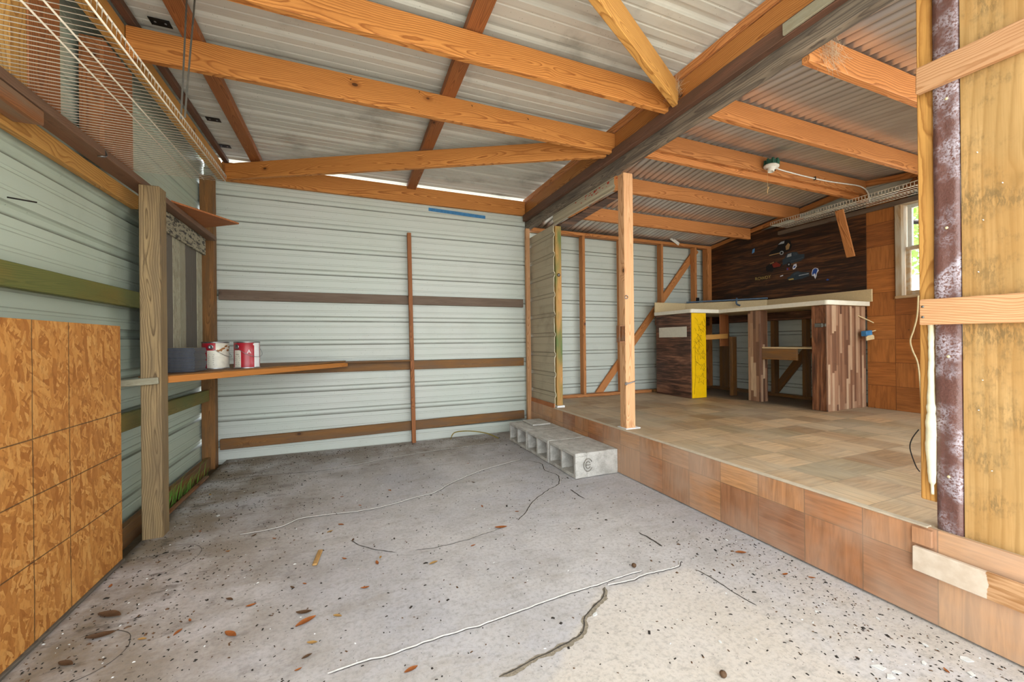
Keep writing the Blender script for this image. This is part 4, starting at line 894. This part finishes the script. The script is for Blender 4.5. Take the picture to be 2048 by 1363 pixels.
bm = bmesh.new(); tube(bm, spline([(3.39, 2.372, 2.545), (3.6, 2.374, 2.535), (3.9, 2.374, 2.528), (4.2, 2.374, 2.53), (4.5, 2.374, 2.545), (4.68, 2.372, 2.55), (4.77, 2.36, 2.52), (4.80, 2.35, 2.46), (4.79, 2.34, 2.40)]), .006, 6); link('cable', mesh_of(bm), m_white, None, cb)
for X in (3.45, 4.0): 
    bm = bmesh.new(); bbox(bm, X, X + .006, 2.364, 2.384, 2.515, 2.545, .001); link('staple', mesh_of(bm), m_iron, None, cb)
# small boxed outlet at the end of the counter
bx = empty('outlet_box', (4.72, 2.365, 1.06), label='blue outlet box with a tan cover hanging beside the counter pedestal', cat='outlet')
T = Matrix.Translation((4.735, 2.345, 1.075)) @ Matrix.Rotation(-.10, 4, 'Y')
bm = bmesh.new(); bbox(bm, -.05, .05, -.02, .025, -.005, .045, .003); link('box', mesh_of(bm), m_blue, T, bx)
bm = bmesh.new(); prism(bm, [(-.07, -.045), (.06, -.045), (.06, -.015), (.045, 0), (-.045, 0), (-.07, -.012)], 0, .006); cvr = link('cover', mesh_of(bm), m_lam, T @ Matrix(((1, 0, 0, 0), (0, 0, -1, -.022), (0, 1, 0, .0), (0, 0, 0, 1))), bx)
bm = bmesh.new(); tube(bm, spline([(4.70, 2.40, 1.27), (4.85, 2.35, 1.20), (4.95 - .06, 2.33, 1.15), (4.86, 2.33, 1.125), (4.79, 2.345, 1.11)]), .005, 6); link('cord', mesh_of(bm), m_cord, None, bx)
tubeobj('extension_cord', spline([(4.81, 1.99, 1.43), (4.80, 1.995, 1.25), (4.80, 2.02, 1.12), (4.80, 2.045, 1.02), (4.80, 2.03, .93), (4.81, 2.0, .82), (4.81, 1.985, .65), (4.82, 1.98, .45)]), .007, m_cord, 6, label='ivory cord hanging down from the window sill over the tiled wall', cat='cord')
# paper tag stapled at top plate
bm = bmesh.new(); bbox(bm, -.09, .09, -.002, .002, -.02, .02, .001); link('paper_tag', mesh_of(bm), m_white, Matrix.Translation((4.12, 4.225, 2.40)) @ Matrix.Rotation(.45, 4, 'Y') @ Matrix.Rotation(.2, 4, 'X'), label='torn white paper tag at the top plate over the third stud', cat='paper')

# ------------------------------------------------------------------ NEAR RIGHT WALL
board('opening_stud', 2.0, 2.09, .782, .826, .44, 2.37, m_yel, label='pale yellow stud at the right side of the opening', cat='stud')
board('opening_stud', 2.0, 2.06, .704, .778, .36, 2.37, m_beam, label='orange stud squeezed between the yellow stud and the brown trim', cat='stud')
tr2 = empty('wrapped_trim', (1.985, .74, .35), label='brown vinyl wrapped corner trim with chalky white patches', cat='trim')
bm = bmesh.new(); n = 90; rows = []
for i in range(n + 1):
    z_ = .335 + (2.375 - .335) * i / n; row = []
    for j in range(9):
        u = j / 8; y_ = .776 - u * .070; wv_ = .004 * mnoise.noise(Vector((u * 3, z_ * 5, 0))) + .005 * mnoise.noise(Vector((u * 2, z_ * 1.6, 4)))
        edge = .003 * mnoise.noise(Vector((0, z_ * 6, 8))) if j in (0, 8) else 0
        row.append(bm.verts.new((1.982 + wv_ + (.014 if j in (0, 8) else (.0015 if j in (1, 7) else 0)), y_ + edge + (.0 if j not in (1, 7) else (.0075 if j == 1 else -.0075)), z_)))
    rows.append(row)
for i in range(n):
    for j in range(8): bm.faces.new((rows[i][j], rows[i][j + 1], rows[i + 1][j + 1], rows[i + 1][j])).smooth = 0 < j < 7
o = link('vinyl_wrap', mesh_of(bm), m_vinyl, None, tr2); md = o.modifiers.new('s', 'SOLIDIFY'); md.thickness = .002
o.data.transform(Matrix.Translation((-1.98, -.74, -1.3)) ); o.matrix_basis = W[tr2.name].inverted() @ Matrix.Translation((1.98, .74, 1.3))
for k, (y_, z_) in enumerate(((.741, 1.44), (.738, 1.90), (.74, .98), (.742, .55))):
    bm = bmesh.new(); lathe(bm, [(.0003, .003), (.004, .002), (.005, 0)], 10); link('nail_head', mesh_of(bm), m_cord, Matrix.Translation((1.981, y_, z_)) @ Matrix.Rotation(-PI / 2, 4, 'Y'), tr2)
# foam bead
bm = bmesh.new(); pts = []; rad = []
for i in range(60):
    z_ = .47 + i * .68 / 59; wdt = .009 + .008 * math.exp(-((z_ - .68) / .14) ** 2); pts.append((1.99 + .003 * mnoise.noise(Vector((z_ * 20, 0, 0))), .786 + .3 * wdt + .003 * mnoise.noise(Vector((z_ * 15, 3, 0))), z_)); rad.append(wdt * (1 + .3 * mnoise.noise(Vector((z_ * 50, 5, 0)))) * (1 if 3 < i < 56 else .5))
tube(bm, pts, rad, 8); link('foam_bead', mesh_of(bm), m_foam, label='cream expanding foam squeezed out beside the brown trim', cat='foam')
ps = empty('plywood_sheet', (2.0, .35, .3), label='yellow plywood sheet with water stains at the right edge of the photo', cat='plywood')
board('sheet', 1.984, 1.998, -.6, .7045, .245, 2.375, m_ply, axis='z', bev=.001, warp=0, parent=ps)
for y_, z_ in ((.654, 1.441), (.666, 1.674), (.666, 1.268), (.659, .901), (.669, .798), (.640, .60), (.61, 1.55)):
    bm = bmesh.new(); tube(bm, [(1.997, y_, z_), (1.978, y_ - .003, z_ + .002)], .0016, 6); lathe(bm, [(.0003, 0), (.0001, 0)], 4) if False else None
    link('nail', mesh_of(bm), m_white, None, ps)
stick('rail_board', (1.968, .812, 2.000), (1.968, -.6, 1.975), .025, .095, m_pale, label='pale pine board nailed high across the brown trim and plywood', cat='board')
rb = stick('rail_board', (1.968, .808, 1.142), (1.968, -.6, 1.128), .025, .093, m_pale, label='pale pine board nailed at mid height across the brown trim and plywood', cat='board')
for z_ in (1.162, 1.124):
    bm = bmesh.new(); lathe(bm, [(.0003, .002), (.004, .002), (.0045, 0)], 10); link('nail_head', mesh_of(bm), m_zinc, Matrix.Translation((1.955, .797, z_)) @ Matrix.Rotation(-PI / 2, 4, 'Y'), rb)
m = M('half_painted'); X = m.xyz(m.P)[0]; nz_ = m.noise(m.P, 30., 3.)['Fac']; pm = m.ss(m.math('ADD', X, m.math('MULTIPLY', nz_, .02)), -.515, -.512, 1., 0.)
g = m.noise(m.vm('MULTIPLY', m.P, (8., 90., 90.)), 1., 4.)['Fac']; m_half = m.out(m.mix(pm, m.mix(m.ss(g, .3, .7), lin('#C39A72'), lin('#94683E')), m.mix(m.ss(nz_, .3, .7), lin('#CFC0AE'), lin('#C2B09C'))), .6)
stick('rail_board', (1.940, .824, .232), (1.940, -.6, .222), .02, .088, m_half, label='lowest board on the right, painted off-white at its left half', cat='board')
bm = bmesh.new(); bbox(bm, 1.943, 1.957, .775, .83, .285, .345, .001); link('riser_scrap', mesh_of(bm), m_trise, label='notched tile scrap at the foot of the brown trim', cat='tile')
gw = empty('green_wire', (1.97, .68, .32), label='thin green and white wires curling at the foot of the plywood', cat='wire')
for k, mt in ((0, m_grass), (1, m_fgreen), (2, m_canp)):
    bm = bmesh.new(); tube(bm, spline([(1.985, .705 - .01 * k, .315), (1.965, .68, .335 - .015 * k), (1.96, .65 - .006 * k, .315 + .01 * k), (1.965, .62, .30 + .012 * k), (1.985, .58 - .01 * k, .285)]), .0014, 5); link('strand', mesh_of(bm), mt, None, gw)
tubeobj('wire_loop', spline([(2.0, .83, .70), (2.0, .85, .66), (2.0, .856, .62), (2.0, .84, .56), (2.0, .828, .54)]), .002, m_iron, 5, label='thin brown wire looping out beside the foam', cat='wire')

# ------------------------------------------------------------------ COBWEBS
def web(label, c, n, s_):
    bm = bmesh.new(); c = Vector(c)
    for i in range(n):
        a = c + Vector((random.gauss(0, s_[0]), random.gauss(0, s_[1]), random.gauss(0, s_[2]))); b = c + Vector((random.gauss(0, s_[0]), random.gauss(0, s_[1]), random.gauss(0, s_[2])))
        mdp = (a + b) / 2 - Vector((0, 0, .008)); tube(bm, [a - c, mdp - c, b - c], .00045, 3, cap=False)
    return link('cobweb', mesh_of(bm), m_web, Matrix.Translation(c), label=label, cat='cobweb', kind='stuff')
web('dusty cobweb where the yellow brace meets the dark beam', (1.88, 1.93, 2.60), 110, (.028, .035, .045))
web('dusty cobweb on the nearest room rafter by the dark beam', (2.13, 1.19, 2.42), 120, (.06, .02, .05))

# ------------------------------------------------------------------ FLOOR CRACKS AND DEBRIS
m_crk = flat('crack_dark', '#4A4540', .95, var=.3, scale=80); m_lip = flat('crack_lip', '#BDB9B4', .9, var=.15, scale=80); m_grit = flat('crack_grit', '#8E8474', .95, var=.35, scale=120)
CR = {
'c1':[(-1.03,3.70),(-.907,3.705),(-.641,3.715),(-.314,3.664),(-.01,3.687),(.416,3.804),(.801,3.872),(1.433,3.901)],
'c2':[(-.571,2.605),(-.417,2.615),(-.358,2.637),(-.287,2.698),(-.152,2.699),(.048,2.676),(.229,2.696),(.397,2.758),(.54,2.794),(.699,2.939),(.967,3.11),(1.171,3.192),(1.388,3.267),(1.511,3.116),(1.46,2.919),(1.494,2.771),(1.412,2.603),(1.297,2.534),(1.116,2.398),(.984,2.246),(.902,2.169)],
'c3':[(-.01,2.304),(.073,2.184),(.21,2.072)], 'c3b':[(.294,2.062),(.392,2.047),(.554,2.061),(.738,2.104),(.807,2.127)],
'c4':[(-.076,1.399),(.033,1.409),(.113,1.402),(.242,1.416),(.381,1.418),(.516,1.423),(.683,1.44),(.804,1.45),(.967,1.453),(1.028,1.458),(1.105,1.461),(1.22,1.467)],
'c4b':[(1.012,1.434),(1.131,1.426),(1.215,1.435),(1.377,1.43),(1.446,1.46)],
'c5':[(.996,1.43),(.943,1.373),(.835,1.319),(.772,1.244),(.712,1.223),(.619,1.206),(.518,1.191),(.423,1.175)],
'c6':[(1.447,1.383),(1.463,1.35),(1.467,1.252),(1.47,1.167),(1.473,1.102)], 'c7':[(1.452,1.771),(1.46,1.672),(1.46,1.6)], 'c8':[(1.433,2.474),(1.431,2.403),(1.437,2.286)]}
fz = lambda X, Y: .004 * mnoise.noise(Vector((X * 1.5, Y * 1.5, 0)))
def ribbon(pts, wd, mat, off=0., lift=.0012, jit=.006, name='crack', bulge=0.):
    P = spline([(p[0], p[1], 0) for p in pts], 14); bm = bmesh.new(); L_, R_, C_ = [], [], []
    for i, p in enumerate(P):
        d = (P[min(i + 1, len(P) - 1)] - P[max(i - 1, 0)]).normalized(); nrm = Vector((-d.y, d.x, 0))
        p = p + nrm * (jit * mnoise.noise(Vector((p.x * 22, p.y * 22, 1))) + off); e = min(1, i / 4, (len(P) - 1 - i) / 4) + .1
        w1 = wd * (.6 + .9 * abs(mnoise.noise(Vector((p.x * 30, p.y * 30, 5))))) * e; w2 = wd * (.6 + .9 * abs(mnoise.noise(Vector((p.x * 30, p.y * 30, 15))))) * e
        z_ = fz(p.x, p.y) + lift
        a, b = p + nrm * w1, p - nrm * w2; L_.append(bm.verts.new((a.x, a.y, z_))); R_.append(bm.verts.new((b.x, b.y, z_))); C_.append(bm.verts.new((p.x, p.y, z_ + bulge)))
    for i in range(len(P) - 1): bm.faces.new((L_[i], L_[i + 1], C_[i + 1], C_[i])); bm.faces.new((C_[i], C_[i + 1], R_[i + 1], R_[i]))
    return link(name, mesh_of(bm), mat, None, floor)
ribbon(CR['c1'], .004, m_crk, 0, .0014); ribbon(CR['c1'][3:], .004, m_lip, .006, .0012, bulge=.002)
ribbon(CR['c2'][:13], .0035, m_lip, .005, .0013, bulge=.0025); ribbon(CR['c2'][:13], .0022, m_crk, -.004, .0015); ribbon(CR['c2'][12:], .004, m_crk, 0, .0014); ribbon(CR['c2'][12:], .004, m_lip, .006, .0012)
ribbon(CR['c3'], .003, m_crk); ribbon(CR['c3b'], .002, m_crk); ribbon(CR['c3b'][2:], .006, m_lip, .006)
ribbon(CR['c4'], .003, m_lip, .004, .0013, bulge=.003); ribbon(CR['c4'], .0018, m_crk, -.002, .0016); ribbon(CR['c4b'], .003, m_lip, .004, .0013, bulge=.003); ribbon(CR['c4b'], .0022, m_crk, -.003, .0016)
ribbon(CR['c5'], .012, m_grit, 0, .0012, .016); ribbon(CR['c5'], .0028, m_crk, -.004, .0016); ribbon(CR['c6'], .003, m_crk); ribbon(CR['c6'], .003, m_lip, .005); ribbon(CR['c7'], .006, m_crk); ribbon(CR['c8'], .006, m_crk)
for cx_, cy_, r_ in ((-.86, 2.46, .15), (-.86, 1.80, .13)):
    ribbon([(cx_ + r_ * math.cos(a * .45 - 1.6), cy_ + r_ * math.sin(a * .45 - 1.6)) for a in range(9)], .0014, m_crk, 0, .0014, .003, 'trowel_mark')

def leaf_mesh(s_, curl, asp=.38):
    bm = bmesh.new(); n = 7; rows = []
    for i in range(n + 1):
        t_ = i / n; wd = s_ * asp * math.sin(PI * min(1, t_ * .95 + .03)) ** .8 * .5; x_ = (t_ - .5) * s_; z_ = curl * s_ * (4 * (t_ - .5) ** 2) * .25 + .002
        rows.append([bm.verts.new((x_, -wd, z_ + wd * .5)), bm.verts.new((x_, 0, z_)), bm.verts.new((x_, wd, z_ + wd * .5))])
    for i in range(n):
        for j in range(2): bm.faces.new((rows[i][j], rows[i + 1][j], rows[i + 1][j + 1], rows[i][j + 1])).smooth = True
    return mesh_of(bm)
LEAF = [(-.058,2.514),(-.113,2.446),(.005,2.297),(-.035,2.112),(-.497,2.561),(-.584,2.418),(-.915,3.38),(-.791,2.744),(.05,2.766),(-.061,2.977),(.25,2.962),(-.387,2.477),(-.176,1.749),(-.164,1.69),(-.133,1.564),(-.165,1.453),(.171,1.312),(.128,2.057),(.109,2.008),(.357,1.902),(.049,1.824),(-.055,1.68),(-.194,1.962),(-.239,1.951),(-.144,1.503),(-.874,2.026),(-.842,1.893),(-.878,1.776),(-.41,1.724),(-.698,1.822),(-.592,1.815),(-.575,1.875),(-.975,2.271),(-.47,1.965),(-.378,1.883),(-.581,2.421),(.843,2.876),(.769,2.436),(.777,2.113),(.576,1.985),(.933,3.343),(.944,2.279),(1.767,1.401),(1.783,1.197),(1.864,1.134),(1.721,.654)]
LMK = [('the chipboard sheet', -1.0, 1.9), ('the weathered post', -1.0, 2.8), ('the block step', 1.6, 3.0), ('the corner post', -1.1, 4.2), ('the pale splinter', -.155, 2.17), ('the flat orange-brown leaf', -.164, 1.69), ('the acorn by the long white crack', 1.205, 1.504), ('the brown trim', 1.95, .74), ('the orange leaf on the crack', .777, 2.113), ('the thin curved twiglike leaf', -.41, 1.724), ('the slim middle upright', .6, 4.2), ('the upright tan leaf', .357, 1.902)]
ORD = ['closest', 'second closest', 'third closest', 'fourth closest', 'fifth closest', 'sixth closest', 'seventh closest', 'eighth closest', 'ninth closest', 'tenth closest', 'eleventh closest', 'twelfth closest', 'thirteenth closest']
def placed_labels(pts, noun):
    near = [min(range(len(LMK)), key=lambda k: (LMK[k][1] - p[0]) ** 2 + (LMK[k][2] - p[1]) ** 2) for p in pts]; out = []
    for i, p in enumerate(pts):
        k = near[i]; d = lambda q: (LMK[k][1] - q[0]) ** 2 + (LMK[k][2] - q[1]) ** 2
        r = sum(1 for j, q in enumerate(pts) if near[j] == k and d(q) < d(p)); out.append(f'{noun} on the floor, {ORD[r]} to {LMK[k][0]}')
    return out
SPEC = {13: (.075, 0, 'flat orange-brown leaf lying left of center near the bottom of the photo'), 12: (.060, 1, 'dull brown leaf just behind the flat orange-brown leaf'), 25: (.10, 1, 'long curled leaf on the floor nearest the chipboard sheet'), 26: (.085, 1, 'large dark leaf between the two curled leaves at the lower left'), 27: (.06, 1, 'crumpled dark leaf in the lower left corner of the floor'), 28: (.06, 0, 'thin curved twiglike leaf at lower left of center'), 38: (.07, 0, 'orange leaf lying along the crack in the middle of the floor'), 19: (.045, 2, 'upright tan leaf in the middle of the slab'), 42: (.055, 0, 'brown leaf lying near the tiled riser'), 16: (.045, 0, 'reddish leaf scrap at the bottom center')}
REST = [i for i in range(len(LEAF)) if i not in SPEC]; LBL = dict(zip(REST, placed_labels([LEAF[i] for i in REST], 'small dry leaf scrap')))
for i, (X, Y) in enumerate(LEAF):
    s_, mi_, lb = SPEC.get(i, (random.uniform(.022, .040), random.choice((0, 0, 1, 2)), LBL.get(i)))
    o = link('dry_leaf', leaf_mesh(s_, random.uniform(.1, .6)), (m_lino, m_leaf2, m_leaf3)[mi_], Matrix.Translation((X, Y, fz(X, Y) + .001)) @ Matrix.Rotation(random.uniform(-.8, .6) if i in SPEC else random.random() * 6.28, 4, 'Z'), label=lb, cat='leaf', group='dry leaves on the concrete floor')
FLK = [(1.553,.744,.05),(1.538,.711,.04),(1.578,.713,.03),(1.845,.656,.05),(.86,1.305,.03),(1.181,1.02,.018),(-.758,2.954,.05),(1.609,.798,.02),(1.806,.739,.025),(1.652,.991,.018),(1.818,.876,.02),(1.70,.70,.03),(1.78,.62,.04)]
FLBL = placed_labels([f[:2] for f in FLK], 'white paint flake')
for i, (X, Y, s_) in enumerate(FLK):
    bm = bmesh.new(); n = random.randint(4, 6); prism(bm, [(s_ * .5 * math.cos(2 * PI * k / n) * random.uniform(.6, 1), s_ * .3 * math.sin(2 * PI * k / n) * random.uniform(.5, 1)) for k in range(n)], 0, .002)
    link('paint_flake', mesh_of(bm), m_chip, Matrix.Translation((X, Y, fz(X, Y) + .001)) @ Matrix.Rotation(random.random() * 3, 4, 'Z'), label=FLBL[i], cat='paint flake', group='white paint flakes on the floor')
stick('wood_splinter', (-.148, 2.236, .008), (-.165, 2.10, .008), .022, .010, m_ply, label='tapered pale wood splinter standing out on the floor', cat='splinter')
for X, Y, lb in ((1.205, 1.504, 'acorn beyond the long white crack'), (1.066, .911, 'acorn at the bottom edge of the photo')):
    bm = bmesh.new(); lathe(bm, [(.0003, 0), (.006, .002), (.010, .008), (.0105, .013), (.0085, .017), (.0003, .02)], 14); link('acorn', mesh_of(bm), m_leaf2, Matrix.Translation((X, Y, fz(X, Y))), label=lb, cat='acorn', group='acorns on the floor')
# uncountable grit and crumbs
bm = bmesh.new(); random.seed(5); cnt = 0
while cnt < 5200:
    X, Y = random.uniform(-1.03, 1.94), random.uniform(.2, 4.28)
    dens = .10 + .5 * max(0, min(1, (-.1 - X))) * (Y > 1.4) + .55 * max(0, min(1, (X - 1.2) / .5)) * (Y < 1.7) + .45 * max(0, (Y - 3.8) * 2)
    if X > 1.56 and Y > 2.6: continue
    if random.random() > dens: continue
    cnt += 1; s_ = random.uniform(.0008, .0026) * (1 + .9 * (random.random() < .06)); a = random.random() * 6.28; el = random.uniform(1, 2.6); z_ = fz(X, Y)
    u = Vector((math.cos(a), math.sin(a), 0)) * s_ * el; v_ = Vector((-math.sin(a), math.cos(a), 0)) * s_; p = Vector((X, Y, z_ + .0005))
    q = [bm.verts.new(p - u - v_), bm.verts.new(p + u - v_), bm.verts.new(p + u + v_), bm.verts.new(p - u + v_)]; t_ = bm.verts.new(p + Vector((0, 0, s_ * 1.2)))
    mi_ = 0 if random.random() < .66 else (1 if random.random() < .8 else 2)
    for k in range(4):
        f = bm.faces.new((q[k], q[(k + 1) % 4], t_)); f.material_index = mi_
link('floor_grit', mesh_of(bm), [flat('crumb_dark', '#2C2722', .9), m_leaf2, m_chip], label='fine grit, crumbs and bark bits strewn over the concrete floor', cat='debris', kind='stuff')
